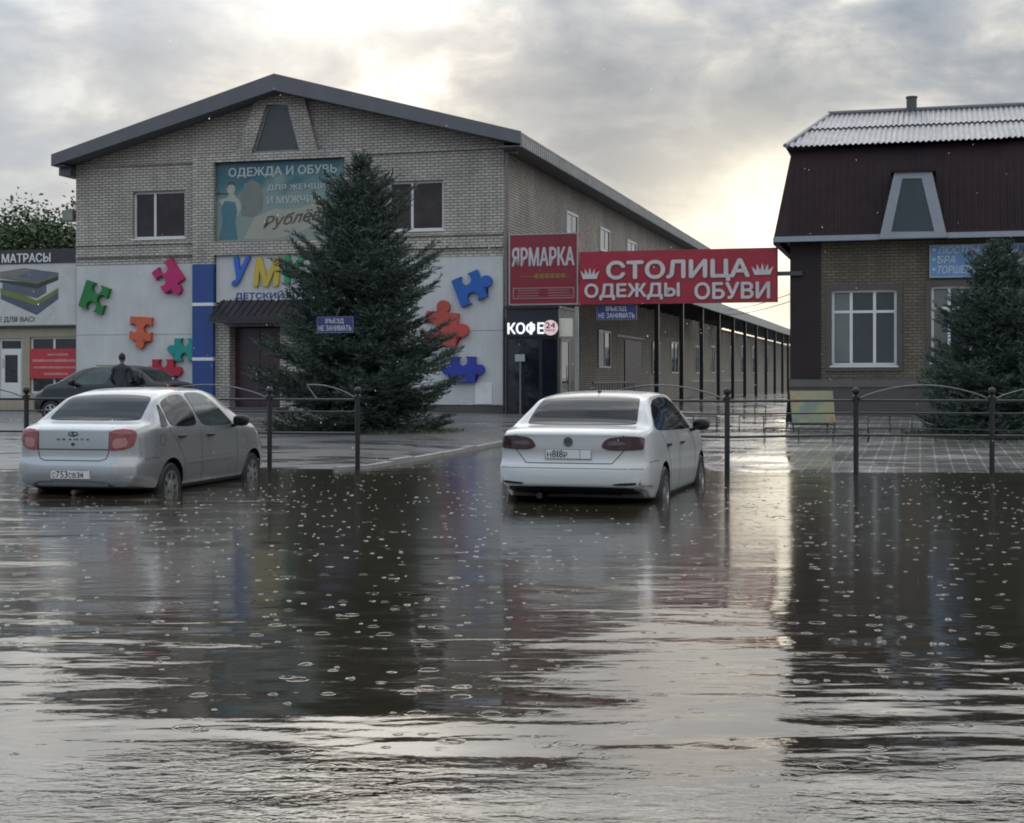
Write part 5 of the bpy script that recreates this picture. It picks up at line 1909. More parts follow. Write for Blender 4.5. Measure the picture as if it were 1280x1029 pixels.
class Proj:
    """casts flat outlines onto a car body"""
    def __init__(self, body):
        me = body.data
        self.b = BVHTree.FromPolygons([v.co for v in me.vertices], [tuple(p.vertices) for p in me.polygons])

    def frame(self, kind, ang=0):
        if kind == 'right':
            return Vector((0, -3, 0)), Vector((1, 0, 0)), Vector((0, 0, 1)), Vector((0, 1, 0))
        if kind == 'left':
            return Vector((0, 3, 0)), Vector((1, 0, 0)), Vector((0, 0, 1)), Vector((0, -1, 0))
        if kind == 'rear':
            return Vector((-4, 0, 0)), Vector((0, -1, 0)), Vector((0, 0, 1)), Vector((1, 0, 0))
        if kind == 'front':
            return Vector((4, 0, 0)), Vector((0, 1, 0)), Vector((0, 0, 1)), Vector((-1, 0, 0))
        if kind == 'top':
            return Vector((0, 0, 3)), Vector((1, 0, 0)), Vector((0, 1, 0)), Vector((0, 0, -1))
        # oblique view of a rear corner, ang measured from straight behind towards the given side
        a = RAD(ang)
        d = Vector((cos(a), sin(a), 0))
        return -4 * d, Vector((sin(a), -cos(a), 0)), Vector((0, 0, 1)), d

    def hit(self, fr, u, v):
        o, a, b, d = fr
        loc, nor, _, _ = self.b.ray_cast(o + a * u + b * v, d)
        if loc is None:
            return None, None
        if nor.dot(d) > 0:
            nor = -nor
        return loc, nor

    def patch(self, fr, poly, off=.004, step=.05, depth=.02, flat=False):
        pts = []
        n = len(poly)
        for i in range(n):
            p, q = Vector(poly[i]), Vector(poly[(i + 1) % n])
            k = max(1, int((q - p).length / step))
            for j in range(k):
                pts.append(p.lerp(q, j / k))
        nb = len(pts)
        ed = [(i, (i + 1) % nb) for i in range(nb)]
        us = [p.x for p in pts]; vs_ = [p.y for p in pts]
        u = min(us) + step * .5
        inner = []
        while u < max(us):
            v = min(vs_) + step * .5
            while v < max(vs_):
                c = False
                md = 9
                for i in range(nb):
                    a, b = pts[i], pts[(i + 1) % nb]
                    if (a.y > v) != (b.y > v) and u < (b.x - a.x) * (v - a.y) / (b.y - a.y) + a.x:
                        c = not c
                    md = min(md, (a - Vector((u, v))).length)
                if c and md > step * .4:
                    inner.append(Vector((u, v)))
                v += step
            u += step
        vv, _, tri, _, _, _ = delaunay_2d_cdt([Vector((p.x, p.y)) for p in pts] + inner, ed, [], 1, 1e-6)
        P, N = [], []
        for p in vv:
            l, nn = self.hit(fr, p.x, p.y)
            P.append(l); N.append(nn)
        good = [l for l in P if l is not None]
        if not good:
            return MB()
        d = fr[3]
        for i, l in enumerate(P):
            if l is None:
                g = min(good, key=lambda q: (fr[1].dot(q - fr[0]) - vv[i].x) ** 2 + (fr[2].dot(q - fr[0]) - vv[i].y) ** 2)
                P[i] = fr[0] + fr[1] * vv[i].x + fr[2] * vv[i].y + d * d.dot(g - fr[0])
                N[i] = -d
        if flat:
            t = min(d.dot(l - fr[0]) for l in P)
            P = [fr[0] + fr[1] * vv[i].x + fr[2] * vv[i].y + d * t for i in range(len(vv))]
            N = [-d] * len(vv)
        mb = MB()
        top = [tuple(l + nn * off) for l, nn in zip(P, N)]
        bot = [tuple(l + d * depth) for l in P]
        m = len(top)
        Fs = []
        cnt = {}
        for f in tri:
            f = list(f)
            a, b, c = (Vector(top[i]) for i in f[:3])
            if (b - a).cross(c - a).dot(d) > 0:
                f.reverse()
            Fs.append(tuple(f))
            for i in range(len(f)):
                cnt[(f[i], f[(i + 1) % len(f)])] = 1
        for (i, j) in list(cnt):
            if (j, i) not in cnt:
                Fs.append((j, i, i + m, j + m))
        mb.add(top + bot, Fs)
        return mb

    def line(self, fr, pts, w=.007, off=.0015, closed=False, step=.03):
        """narrow strip following the body"""
        P = [Vector(p) for p in pts]
        if closed:
            P.append(P[0])
        dense = []
        for a, b in zip(P, P[1:]):
            k = max(1, int((b - a).length / step))
            dense += [a.lerp(b, i / k) for i in range(k)]
        dense.append(P[-1])
        mb = MB()
        vs = []
        for i, p in enumerate(dense):
            t = (dense[min(i + 1, len(dense) - 1)] - dense[max(i - 1, 0)]).normalized()
            s = Vector((-t.y, t.x)) * w * .5
            q = []
            for g in (p - s, p + s):
                l, nn = self.hit(fr, g.x, g.y)
                if l is None:
                    q = None
                    break
                q.append(tuple(l + nn * off))
                q.append(tuple(l - nn * .004))
            vs.append(q)
        for a, b in zip(vs, vs[1:]):
            if a and b and (Vector(a[0]) - Vector(b[0])).length < .25:
                mb.add([a[0], a[2], b[2], b[0], a[1], a[3], b[3], b[1]], [(0, 1, 2, 3), (0, 3, 7, 4), (1, 5, 6, 2)])
        return mb


def rounded(poly, it=2, q=.22):
    for _ in range(it):
        out = []
        n = len(poly)
        for i in range(n):
            a, b = poly[i], poly[(i + 1) % n]
            out.append((lerp(a[0], b[0], q), lerp(a[1], b[1], q)))
            out.append((lerp(a[0], b[0], 1 - q), lerp(a[1], b[1], 1 - q)))
        poly = out
        q = .25
    return poly


def wheel(parent, x, y, z, R, rim, side, spokes=5, w=.19):
    t = MB()
    s = side
    prof = [(rim - .01, -w / 2), (R - .03, -w / 2), (R - .008, -w / 2 + .02), (R, -w / 2 + .045), (R, w / 2 - .045), (R - .008, w / 2 - .02), (R - .03, w / 2), (rim - .01, w / 2), (rim - .02, w / 2 - .03), (rim - .02, -w / 2 + .03)]
    n = 36
    vs, fs = [], []
    for r, h in prof:
        for k in range(n):
            a = 2 * pi * k / n
            vs.append((x + r * cos(a), y + h, z + r * sin(a)))
    m = len(prof)
    for i in range(m):
        for k in range(n):
            fs.append((i * n + k, i * n + (k + 1) % n, ((i + 1) % m) * n + (k + 1) % n, ((i + 1) % m) * n + k))
    t.add(vs, fs)
    wo = t.part('wheel', M['tyre'], parent, smooth=True, sharp=35)
    yo = y + s * (w / 2 - .015)
    d = MB()
    d.lathe([(rim, 0), (rim, .012), (rim - .025, .014), (rim - .03, -.02), (rim, -.02), (rim, 0)], (x, 0, z), 32, 'y', cap=False)
    d.v = [(a, yo + s * b, c) for a, b, c in d.v]
    hub = MB().lathe([(.075, -.02), (.07, .006), (.04, .012), (.03, .012)], (x, 0, z), 18, 'y')
    hub.v = [(a, yo + s * b, c) for a, b, c in hub.v]
    d.add(hub.v, hub.f)
    for k in range(spokes):
        a = 2 * pi * k / spokes + .3
        for da in (-.13, .13):
            ca, sa = cos(a + da), sin(a + da)
            cb_, sb = cos(a + da * .8), sin(a + da * .8)
            tx, tz = -sa, ca
            hw0, hw1 = .022, .014
            q = []
            for (rr, hw, yy) in ((.05, hw0, .004), (rim - .02, hw1, .006)):
                for e in (-1, 1):
                    q.append((x + rr * ca + e * hw * tx, yo + s * yy, z + rr * sa + e * hw * tz))
                for e in (-1, 1):
                    q.append((x + rr * ca + e * hw * tx, yo + s * (yy - .03), z + rr * sa + e * hw * tz))
            d.add(q, [(0, 1, 5, 4), (2, 6, 7, 3), (0, 4, 6, 2), (1, 3, 7, 5)])
    d.part('rim', M['alloy'], wo)
    MB().lathe([(rim - .02, 0), (rim - .02, .004)], (x, yo - s * .06, z), 24, 'y').part('brake_shadow_plate', M['underbody'], wo)
    return wo


def car(S, name, label, base, rotz):
    o = root(name, label, 'car', base, 'local', S.get('group'), rotz)
    body = car_body(S).part('body', [S['paint'], M['underbody']], o, smooth=True)
    c = MB()
    c.mi = 1
    zc = S['R']
    for ax in (S['ra'], S['fa']):
        for s in (-1, 1):
            b = MB()
            b.lathe([(S['arch'], 0), (S['arch'], .5)], (ax, 0, zc + .01), 40, 'y')
            c.add([(x, (y + .50) * s, z) for x, y, z in b.v], b.f if s > 0 else [tuple(reversed(f)) for f in b.f])
    P = Proj(body)
    cut(body, c)
    body.data.polygons.foreach_set('use_smooth', [True] * len(body.data.polygons))
    body.data.set_sharp_from_angle(angle=RAD(38))
    for ax in (S['ra'], S['fa']):
        for s in (-1, 1):
            wheel(o, ax, s * (S['track']), zc, S['R'], S['rim'], s, S.get('spokes', 5))
    paint = S['paint']
    for side in ('right', 'left'):
        fr = P.frame(side)
        for nm, poly, mat, q in S['glass']:
            P.patch(fr, rounded(poly, 2, .14), .006, .04).part(nm, mat, o, smooth=True, sharp=40)
        for ln in S['lines']:
            P.line(fr, ln).part('panel_gap', M['seam'], o, fixn=False)
        for poly in S.get('strips', ()):
            P.patch(fr, poly, .010, .08).part('side_moulding', paint, o, smooth=True, sharp=30)
        sy = -1 if side == 'right' else 1
        for (hx, hz) in S['handles']:
            l, nn = P.hit(fr, hx, hz)
            h = MB()
            h.ball((l.x, l.y + sy * .022, l.z), .095, .016, .020, 16, 8, .6)
            h.box(l.x - .08, l.x - .06, l.y - .01, l.y + sy * .02, l.z - .012, l.z + .012)
            h.box(l.x + .06, l.x + .08, l.y - .01, l.y + sy * .02, l.z - .012, l.z + .012)
            h.part('door_handle', S['trim'], o, smooth=True, sharp=50)
        mx, mz = S['mirror']
        l, nn = P.hit(fr, mx, mz - .05)
        mm = MB()
        mm.ball((mx, l.y + sy * .15, mz + .01), .065, .11, .075, 18, 12, .75)
        mm.tube([(mx + .03, l.y - sy * .02, mz - .07), (mx + .02, l.y + sy * .09, mz - .04)], .025, 8)
        mo = mm.part('side_mirror', S['trim'], o, smooth=True, sharp=60)
        MB().ball((mx - .050, l.y + sy * .155, mz + .01), .022, .092, .058, 16, 10, .75).part('mirror_glass', M['carglass'], mo, smooth=True)
    P.patch(P.frame('top'), rounded(S['rearglass'], 2, .14), .006, .04, .03).part('rear_window', S['rearglassmat'], o, smooth=True, sharp=40)
    P.patch(P.frame('top'), rounded(S['screen'], 2, .12), .006, .05, .03).part('windscreen', M['carglass'], o, smooth=True, sharp=40)
    return o, P


TRIM = M['plastic']
# ---------------------------------------------------------------- silver saloon
G = dict(
    x0=-2.13, x1=2.13, ra=-1.20, fa=1.276, R=.292, rim=.195, arch=.335, track=.735, paint=M['silver'], trim=M['plastic'], roofw=.615, spokes=6, beltf=.968,
    top=[(-2.13, 1.015), (-1.95, 1.055), (-1.62, 1.095), (-1.40, 1.225), (-1.14, 1.375), (-.88, 1.45), (-.5, 1.486), (.1, 1.485), (.45, 1.44), (.85, 1.24), (1.20, 1.045), (1.5, .985), (1.85, .90), (2.05, .80), (2.13, .74)],
    belt=[(-2.13, .94), (-1.6, .985), (-1.2, .985), (0, .955), (.9, .925), (1.3, .90), (1.8, .82), (2.13, .66)],
    hw=[(-2.13, .785), (-1.9, .81), (-1.5, .838), (-1.2, .848), (-.6, .842), (.4, .845), (1.2, .850), (1.6, .835), (2.13, .76)],
    sill=[(-2.13, .31), (-1.7, .27), (-1.4, .22), (1.4, .22), (1.8, .24), (2.13, .28)],
    rear=[(.2, .10), (.32, .05), (.40, .012), (.50, 0), (.60, .006), (.645, .045), (.70, .058), (.85, .062), (.98, .072), (1.03, .10), (1.10, .14)], rplan=.135,
    front=[(.2, .10), (.4, .01), (.55, 0), (.7, .03), (.8, .10), (.9, .2)], fplan=.30,
    glass=[('quarter_window', [(-1.44, 1.005), (-1.245, 1.015), (-1.215, 1.285), (-1.255, 1.265)], M['carglass'], 0),
           ('rear_door_window', [(-1.20, 1.015), (-.40, .995), (-.54, 1.405), (-.85, 1.385), (-1.175, 1.30)], M['carglass'], 0),
           ('front_door_window', [(-.31, .99), (.66, .985), (.60, 1.05), (.18, 1.36), (-.05, 1.415), (-.47, 1.418)], M['carglass_seethrough'], 0)],
    lines=[[(-.355, .30), (-.345, .75), (-.355, .985), (-.52, 1.43)], [(.70, .33), (.74, .7), (.72, .96)],
           [(-1.235, 1.0), (-1.17, .92), (-1.02, .80), (-.87, .62), (-.83, .45), (-.82, .30)], [(-.82, .285), (.70, .285)],
           [(-1.83, .645), (-1.62, .66), (-1.52, .64)], [(1.62, .62), (1.9, .64)],
           [(-1.42 + .065 * cos(a / 10 * 2 * pi), .86 + .07 * sin(a / 10 * 2 * pi)) for a in range(11)]],
    strips=[[(-.82, .545), (.68, .545), (.68, .575), (-.82, .575)]],
    handles=[(-.93, .885), (-.10, .875)], mirror=(.60, 1.03),
    rearglass=[(-1.595, -.40), (-1.61, 0), (-1.595, .40), (-1.565, .605), (-1.36, .575), (-1.13, .535), (-1.09, .35), (-1.08, 0), (-1.09, -.35), (-1.13, -.535), (-1.36, -.575), (-1.565, -.605)], rearglassmat=M['carglass'],
    screen=[(.52, -.55), (.48, 0), (.52, .55), (1.10, .66), (1.19, 0), (1.10, -.66)], darkz=.30)
CG = (-4.685, 19.40)
HG = RAD(13.2)
car1, P = car(G, 'parked_car', 'silver saloon with red tail lamps standing in flood water on the left', (CG[0], CG[1], -.23), pi / 2 - HG)
R_ = P.frame('rear')
def rr(pts):
    return [(-u, v) for u, v in pts]
for s in (-1, 1):
    fr = P.frame('oblique', 35 * -s * -1)
    # oblique frame: u runs to the right seen from behind; find the matching corner outline
    o_ = fr
    corners = []
    for (yy, zz) in [(.46, .985), (.60, 1.0), (.71, .99), (.742, .955), (.742, .87), (.71, .80), (.64, .765), (.46, .745)]:
        l, nn = P.hit(R_, s * yy, zz)
        corners.append((fr[1].dot(l), zz))
    lo = P.patch(fr, rounded(corners, 2, .11), .010, .04, .03).part('tail_lamp', M['lamp_red'], car1, smooth=True, sharp=40)
    inner = []
    for (yy, zz) in [(.50, .885), (.60, .905), (.66, .875), (.65, .80), (.50, .77)]:
        l, nn = P.hit(R_, s * yy, zz)
        inner.append((fr[1].dot(l), zz))
    P.patch(fr, rounded(inner, 2), .014, .04, .02).part('reversing_lens', M['lamp_pale'], lo, smooth=True, sharp=40)
P.line(R_, [(-.46, 1.02), (-.455, .74), (-.43, .66), (-.36, .635), (.36, .635), (.43, .66), (.455, .74), (.46, 1.02)], .010).part('panel_gap', M['seam'], car1, fixn=False)
P.line(R_, [(-.45, .765), (.45, .765)], .014).part('boot_crease_shade', M['seam'], car1, fixn=False)  # dark strip paints the shade along the fold of the boot lid
P.patch(R_, rounded([(-.62, .30), (.62, .30), (.50, .36), (.40, .40), (-.40, .40), (-.50, .36)], 1), .003, .06).part('bumper_insert', colmat('grey bumper insert', (.10, .10, .10), .4), car1, smooth=True, sharp=40)
def number_plate(carob, P, zc, tx, region, dx=0.0):
    pl = P.patch(P.frame('rear'), [(-.26 + dx, zc - .056), (.26 + dx, zc - .056), (.26 + dx, zc + .056), (-.26 + dx, zc + .056)], .006, .1, .03, flat=True)
    xx = min(v[0] for v in pl.v)
    po = pl.part('number_plate', M['plate'], carob)
    mb = MB()
    u = -.235 + dx
    for ch, w, hgt in tx:
        t2 = MB()
        add_text(t2, ch, u, u + w, zc - .038, zc - .038 + hgt, 0, .0025, .012)
        mb.add([(xx - .0006 + y, -x, z) for x, y, z in t2.v], [tuple(f) for f in t2.f])
        u += w + .011
    mb.part('plate_lettering', M['ink'], po)
    b = MB()
    for a0, a1, c0, c1 in ((-.258, .258, -.054, -.050), (-.258, .258, .050, .054), (-.258, -.254, -.05, .05), (.254, .258, -.05, .05)) + (((.128, .131, -.05, .05),) if region else ()):
        b.box(xx - .0028, xx - .0004, -(a1 + dx), -(a0 + dx), zc + c0, zc + c1)
    b.part('plate_border', M['ink'], po)
    return xx
number_plate(car1, P, .475, [('С', .044, .058), ('7', .042, .076), ('5', .042, .076), ('3', .042, .076), ('С', .044, .058), ('В', .040, .058), ('34', .085, .062)], True)
# oval badge, script and lock on the boot lid
def rear_disc(carob, P, y, z, rx, rz, name, mat, th=.008, ringw=None, extra=None):
    l, nn = P.hit(P.frame('rear'), y, z)
    mb = MB()
    n = 26
    xx = l.x
    if ringw:
        vs, fs = [], []
        for (k_, dz) in ((1, 0), (1, th), (1 - ringw, th), (1 - ringw, 0)):
            for k in range(n):
                a = 2 * pi * k / n
                vs.append((xx - dz, l.y + rx * k_ * cos(a), z + (rz if k_ == 1 else rz - rx * ringw) * sin(a)))
        for i in range(4):
            for k in range(n):
                fs.append((i * n + k, i * n + (k + 1) % n, ((i + 1) % 4) * n + (k + 1) % n, ((i + 1) % 4) * n + k))
        mb.add(vs, fs)
    else:
        mb.prism([(l.y + rx * cos(2 * pi * k / n), z + rz * sin(2 * pi * k / n)) for k in range(n)], xx - th, xx + .02, 'x')
    if extra:
        extra(mb, xx, l.y, z)
    return mb.part(name, mat, carob)
def boat(mb, xx, y, z):
    mb.prism([(y - .045, z - .006), (y + .035, z - .010), (y + .02, z - .020), (y - .03, z - .020)], xx - .007, xx - .001, 'x')
    mb.prism([(y + .004, z + .020), (y - .003, z + .020), (y - .006, z - .004), (y + .001, z - .004)], xx - .007, xx - .001, 'x')
    mb.prism([(y + .002, z + .022), (y + .026, z + .004), (y + .022, z - .002), (y + .002, z + .012)], xx - .007, xx - .001, 'x')
rear_disc(car1, P, 0, .945, .062, .030, 'badge', M['ink'], .008, .14, boat)
sb = MB()
for i, ch in enumerate('GRANTA'):
    t2 = MB()
    l, nn = P.hit(R_, -.19 + i * .076, .885)
    add_text(t2, ch, 0, .044, 0, .022, 0, .006, .02)
    sb.add([(l.x - .001 + y, -(-.212 + i * .076 + x), .872 + z) for x, y, z in t2.v], t2.f)
sb.part('boot_lettering', M['ink'], car1)
rear_disc(car1, P, 0, .825, .020, .018, 'boot_lock', M['ink'], .010)
MB().tube([(-1.75, -.02, .27), (-1.98, -.02, .265), (-2.10, -.02, .262)], .03, 12).part('exhaust_pipe', colmat('rusty pipe', (.13, .09, .07), .5, metal=.5), car1, smooth=True, sharp=50)
MB().tube([(.35, 0, 1.455), (.30, 0, 1.475), (.10, 0, 1.60)], [.012, .006, .003], 6).part('aerial', M['plastic'], car1)

# ---------------------------------------------------------------- white saloon
J = dict(
    x0=-2.32, x1=2.32, ra=-1.25, fa=1.40, R=.315, rim=.215, arch=.36, track=.795, paint=M['whitecar'], trim=M['plastic'], roofw=.635, spokes=5, beltf=.95,
    top=[(-2.32, 1.04), (-2.15, 1.075), (-1.75, 1.095), (-1.66, 1.115), (-1.36, 1.285), (-1.08, 1.40), (-.72, 1.455), (-.1, 1.475), (.35, 1.455), (.75, 1.33), (1.15, 1.11), (1.35, 1.02), (1.8, .94), (2.15, .82), (2.32, .72)],
    belt=[(-2.32, .95), (-1.7, 1.0), (-1.2, 1.0), (0, .965), (1.0, .935), (1.5, .90), (2.0, .80), (2.32, .64)],
    hw=[(-2.32, .83), (-2.0, .862), (-1.5, .884), (-1.2, .889), (-.5, .880), (.5, .880), (1.4, .889), (1.8, .87), (2.32, .79)],
    sill=[(-2.32, .42), (-2.0, .36), (-1.7, .27), (-1.45, .23), (1.5, .22), (2.0, .24), (2.32, .26)],
    rear=[(.2, .16), (.36, .10), (.44, .03), (.48, .005), (.56, 0), (.66, .012), (.70, .055), (.80, .070), (.86, .055), (.97, .045), (1.03, .040), (1.06, .075), (1.10, .10)], rplan=.19,
    front=[(.2, .10), (.4, .01), (.55, 0), (.7, .03), (.8, .10), (.9, .2)], fplan=.32,
    glass=[('side_window', [(-1.58, 1.035), (.30, .995), (.86, .99), (.80, 1.05), (.40, 1.30), (.05, 1.385), (-.35, 1.395), (-.80, 1.37), (-1.08, 1.315), (-1.29, 1.215)], M['carglass'], 0)],
    lines=[[(-.235, .30), (-.22, .75), (-.24, .985)], [(.90, .33), (.93, .7), (.90, .97)],
           [(-1.33, 1.02), (-1.2, .92), (-1.0, .80), (-.88, .62), (-.84, .45), (-.83, .30)], [(-.83, .285), (.90, .285)],
           [(-1.98, .705), (-1.75, .715), (-1.60, .70)], [(1.75, .62), (2.0, .64)]],
    strips=[], handles=[(-1.00, .86), (-.05, .85)], mirror=(.80, 1.03),
    rearglass=[(-1.695, -.40), (-1.715, 0), (-1.695, .40), (-1.655, .635), (-1.38, .60), (-1.06, .56), (-1.01, .36), (-1.0, 0), (-1.01, -.36), (-1.06, -.56), (-1.38, -.60), (-1.655, -.635)], rearglassmat=M['carglass'], darkx=-1.9,
    screen=[(.55, -.58), (.50, 0), (.55, .58), (1.12, .69), (1.24, 0), (1.12, -.69)], darkz=.30)
CJ = (1.235, 18.23)
HJ = RAD(16)
car2, P = car(J, 'parked_car', 'white saloon with smoked tail lamps standing in flood water beside the fence', (CJ[0], CJ[1], -.25), pi / 2 - HJ)
R_ = P.frame('rear')
for s in (-1, 1):
    fr = P.frame('oblique', 35 * s)
    corners = []
    for (yy, zz) in [(.36, .875), (.40, .95), (.47, .985), (.62, .998), (.775, .985), (.795, .965), (.795, .865), (.775, .848), (.46, .842)]:
        l, nn = P.hit(R_, s * yy, zz)
        corners.append((fr[1].dot(l), zz))
    lo = P.patch(fr, rounded(corners, 2, .18), .008, .04, .03).part('tail_lamp', M['lamp_smoke'], car2, smooth=True, sharp=40)
    inner = []
    for (yy, zz) in [(.42, .895), (.62, .90), (.62, .935), (.45, .945)]:
        l, nn = P.hit(R_, s * yy, zz)
        inner.append((fr[1].dot(l), zz))
    P.patch(fr, rounded(inner, 2), .012, .04, .02).part('reversing_lens', colmat('smoked lens', (.13, .09, .095), .1, coat=.8), lo, smooth=True, sharp=40)
P.line(R_, [(-.60, 1.04), (-.60, .84), (-.55, .78), (-.48, .70), (.48, .70), (.55, .78), (.60, .84), (.60, 1.04)], .009).part('panel_gap', M['seam'], car2, fixn=False)
number_plate(car2, P, .80, [('Н', .044, .058), ('8', .042, .076), ('1', .013, .076), ('8', .042, .076), ('Р', .040, .058)], True)
rear_disc(car2, P, 0, .935, .050, .050, 'badge', M['ink'], .010)
def roundel(mb, xx, y, z):
    def stroke(p, q):
        p, q = Vector(p), Vector(q)
        d = (q - p).normalized()
        s = Vector((-d.y, d.x)) * .0042
        mb.prism([tuple(p - s), tuple(q - s), tuple(q + s), tuple(p + s)], xx - .0135, xx - .0105, 'x')
    for k in (-1, 1):
        stroke((y + k * .017, z + .038), (y, z + .004))
        stroke((y + k * .036, z + .018), (y + k * .017, z - .036))
        stroke((y + k * .017, z - .036), (y, z - .004))
rear_disc(car2, P, 0, .935, .046, .046, 'badge_emblem', colmat('dull chrome', (.16, .16, .165), .3, metal=.6), .0125, .12, roundel)
# dark diffuser, reflectors, third brake light, aerial
P.patch(R_, rounded([(-.70, .36), (.70, .36), (.72, .41), (.62, .455), (-.62, .455), (-.72, .41)], 1), .012, .025).part('diffuser', M['underbody'], car2, smooth=True, sharp=40)
for s in (-1, 1):
    P.patch(R_, rounded([(s * .50, .470), (s * .77, .470), (s * .77, .500), (s * .50, .490)], 1), .006, .05).part('bumper_reflector', colmat('dark reflector', (.02, .008, .01), .2), car2, smooth=True, sharp=40)
P.line(R_, [(-.86, .64), (-.4, .648), (.4, .648), (.86, .64)], .006).part('bumper_crease_shade', M['seam'], car2, fixn=False)  # thin dark line painted for the shade in the bumper's fold
ar = MB().ball((-.72, 0, 1.45), .06, .022, .035, 12, 8)
ar.tube([(-.73, 0, 1.47), (-.80, 0, 1.53)], [.006, .003], 6)
ar.part('aerial', M['plastic'], car2, smooth=True, sharp=60)
MB().tube([(-1.9, .35, .34), (-2.17, .35, .335)], .035, 12).part('exhaust_pipe', M['plastic'], car2, smooth=True, sharp=50)

# ---------------------------------------------------------------- dark car at the shop front, seen from its side
D_ = dict(G)
D_.update(paint=M['darkcar'], trim=M['plastic'])
XD, YD = wp(140, 38.5)
car3, P = car(D_, 'parked_car', 'dark green car parked side on before the white wall with a person at its door', (XD, YD, gz(XD, YD) - .02), RAD(180) - TH)
for s in (-1, 1):
    P.patch(P.frame('front'), rounded([(s * .42, .70), (s * .68, .74), (s * .70, .66), (s * .44, .62)], 1), .006, .05).part('headlight', colmat('headlight glass', (.45, .47, .48), .1, coat=.8), car3, smooth=True, sharp=40)
    P.patch(P.frame('rear'), rounded([(s * .50, .98), (s * .74, .98), (s * .74, .80), (s * .50, .78)], 1), .006, .05).part('tail_lamp', M['lamp_red'], car3, smooth=True, sharp=40)
number_plate(car3, P, .475, [], False)
# yellow edged placard on the wall behind the car
px0, px1, pz0, pz1 = rect(121, 456, 146, 465, -.09)
pk = root('placard', 'small yellow edged placard fixed low on the white wall above the dark car roof', 'placard', ((px0 + px1) / 2, -.09, pz0))
MB().box(px0, px1, -.11, -.076, pz0, pz1).part('board', colmat('dull olive', (.13, .14, .05)), pk)
MB().ring([(px0, pz0), (px1, pz0), (px1, pz1), (px0, pz1)], [(px0 + .03, pz0 + .03), (px1 - .03, pz0 + .03), (px1 - .03, pz1 - .03), (px0 + .03, pz1 - .03)], -.12, -.111).part('frame', colmat('yellow edge', (.36, .34, .05)), pk)


# ================================================================== person at the dark car
def skinned(name, joints, edges, mat, parent, levels=2):
    me = bpy.data.meshes.new(name)
    me.from_pydata([j[0] for j in joints], edges, [])
    ob = bpy.data.objects.new(name, me)
    C.objects.link(ob)
    sk = ob.modifiers.new('s', 'SKIN')
    sk.use_smooth_shade = True
    for i, j in enumerate(joints):
        r = j[1] if isinstance(j[1], tuple) else (j[1], j[1])
        me.skin_vertices[0].data[i].radius = r
    me.skin_vertices[0].data[0].use_root = True
    sb_ = ob.modifiers.new('d', 'SUBSURF')
    sb_.levels = levels
    sb_.render_levels = levels
    dg = bpy.context.evaluated_depsgraph_get()
    dg.update()
    new = bpy.data.meshes.new_from_object(ob.evaluated_get(dg))
    ob.modifiers.clear()
    ob.data = new
    bpy.data.meshes.remove(me)
    new.name = name
    new.materials.clear()
    new.materials.append(mat)
    new.polygons.foreach_set('use_smooth', [True] * len(new.polygons))
    ob.parent = parent
    return ob


PX, PY = wp(152, 37.1)
pg = gz(PX, PY)
per = root('person', 'person in a dark jacket with back turned at the door of the dark car', 'person', (PX, PY, pg), 'local', rotz=0)
skin = colmat('skin', (.24, .14, .10), .6)
J_ = [((0, 0, .92), (.15, .11)), ((0, 0, 1.10), (.145, .10)), ((0, .02, 1.30), (.17, .11)), ((0, .02, 1.42), (.12, .085)), ((0, .03, 1.50), (.052, .055)), ((0, .05, 1.56), (.055, .06)),
      ((-.20, .02, 1.40), .062), ((-.27, .02, 1.13), .046), ((-.20, .20, .98), .036), ((-.17, .26, .95), (.042, .022)),
      ((.20, .02, 1.40), .062), ((.28, .04, 1.14), .046), ((.22, .26, 1.08), .036), ((.19, .32, 1.07), (.042, .022)),
      ((-.10, 0, .84), .095), ((-.11, .02, .48), .060), ((-.11, -.02, .10), .045), ((-.12, .14, .035), (.045, .035)),
      ((.10, 0, .84), .095), ((.11, .03, .48), .060), ((.12, -.02, .10), .045), ((.13, .14, .035), (.045, .035))]
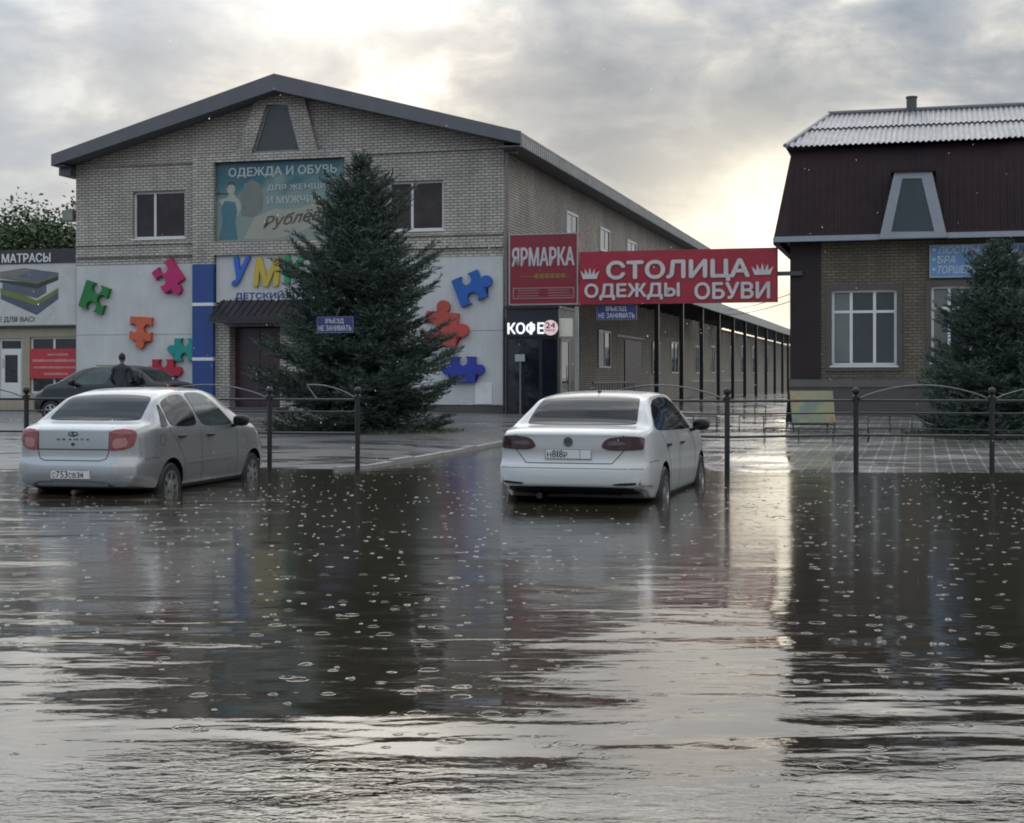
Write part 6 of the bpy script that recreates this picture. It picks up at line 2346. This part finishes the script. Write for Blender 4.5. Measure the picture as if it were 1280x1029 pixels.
E_ = [(0, 1), (1, 2), (2, 3), (3, 4), (4, 5), (3, 6), (6, 7), (7, 8), (8, 9), (3, 10), (10, 11), (11, 12), (12, 13), (0, 14), (14, 15), (15, 16), (16, 17), (0, 18), (18, 19), (19, 20), (20, 21)]
mcl, t, b = newmat('person clothing')
tc = t.n('ShaderNodeTexCoord')
s3 = t.n('ShaderNodeSeparateXYZ'); t.l(tc.outputs['Object'], s3.inputs[0])
nz = t.noise(tc.outputs['Object'], 9, 4, .6)
z_ = t.math('ADD', s3.outputs[2], t.math('MULTIPLY', nz, .02))
t.l(t.ramp(t.math('DIVIDE', z_, 2.0), [(.0, (.012, .012, .012)), (.05, (.03, .032, .045)), (.45, (.026, .030, .038)), (.765, (.22, .13, .095))], 'CONSTANT'), b.inputs['Base Color'])
b.inputs['Roughness'].default_value = .75
skinned('body', J_, E_, mcl, per)
hd_ = MB().ball((0, .055, 1.655), .077, .098, .118, 20, 14)
hd_.ball((0, .155, 1.645), .014, .022, .022, 8, 6)
for s in (-1, 1):
    hd_.ball((s * .078, .05, 1.65), .012, .022, .033, 8, 6)
ho = hd_.part('head', skin, per, smooth=True)
MB().ball((0, .042, 1.675), .084, .098, .108, 20, 12).part('hair', colmat('dark hair', (.015, .012, .010), .7), ho, smooth=True)
for s in (-1, 1):
    MB().ball((s * .03, .145, 1.665), .011, .008, .007, 8, 6).part('eye', M['ink'], ho, smooth=True)
MB().ball((0, .146, 1.60), .024, .008, .006, 8, 6).part('mouth', colmat('lips', (.2, .08, .07), .6), ho, smooth=True)
for s, (hx, hy, hz) in ((-1, (-.165, .27, .95)), (1, (.185, .33, 1.07))):
    hand = MB()
    hand.ball((hx, hy, hz), .040, .045, .016, 12, 8)
    for k in range(4):
        ln = (.062, .072, .068, .052)[k]
        x = hx + (k - 1.5) * .019
        hand.tube([(x, hy + .035, hz), (x, hy + .035 + ln * .5, hz - .006), (x, hy + .035 + ln * .85, hz - .03)], [.0095, .009, .007], 7)
    hand.tube([(hx - s * .035, hy + .0, hz), (hx - s * .058, hy + .03, hz - .008), (hx - s * .06, hy + .055, hz - .02)], [.011, .010, .008], 7)
    hand.part('hand', skin, per, smooth=True)
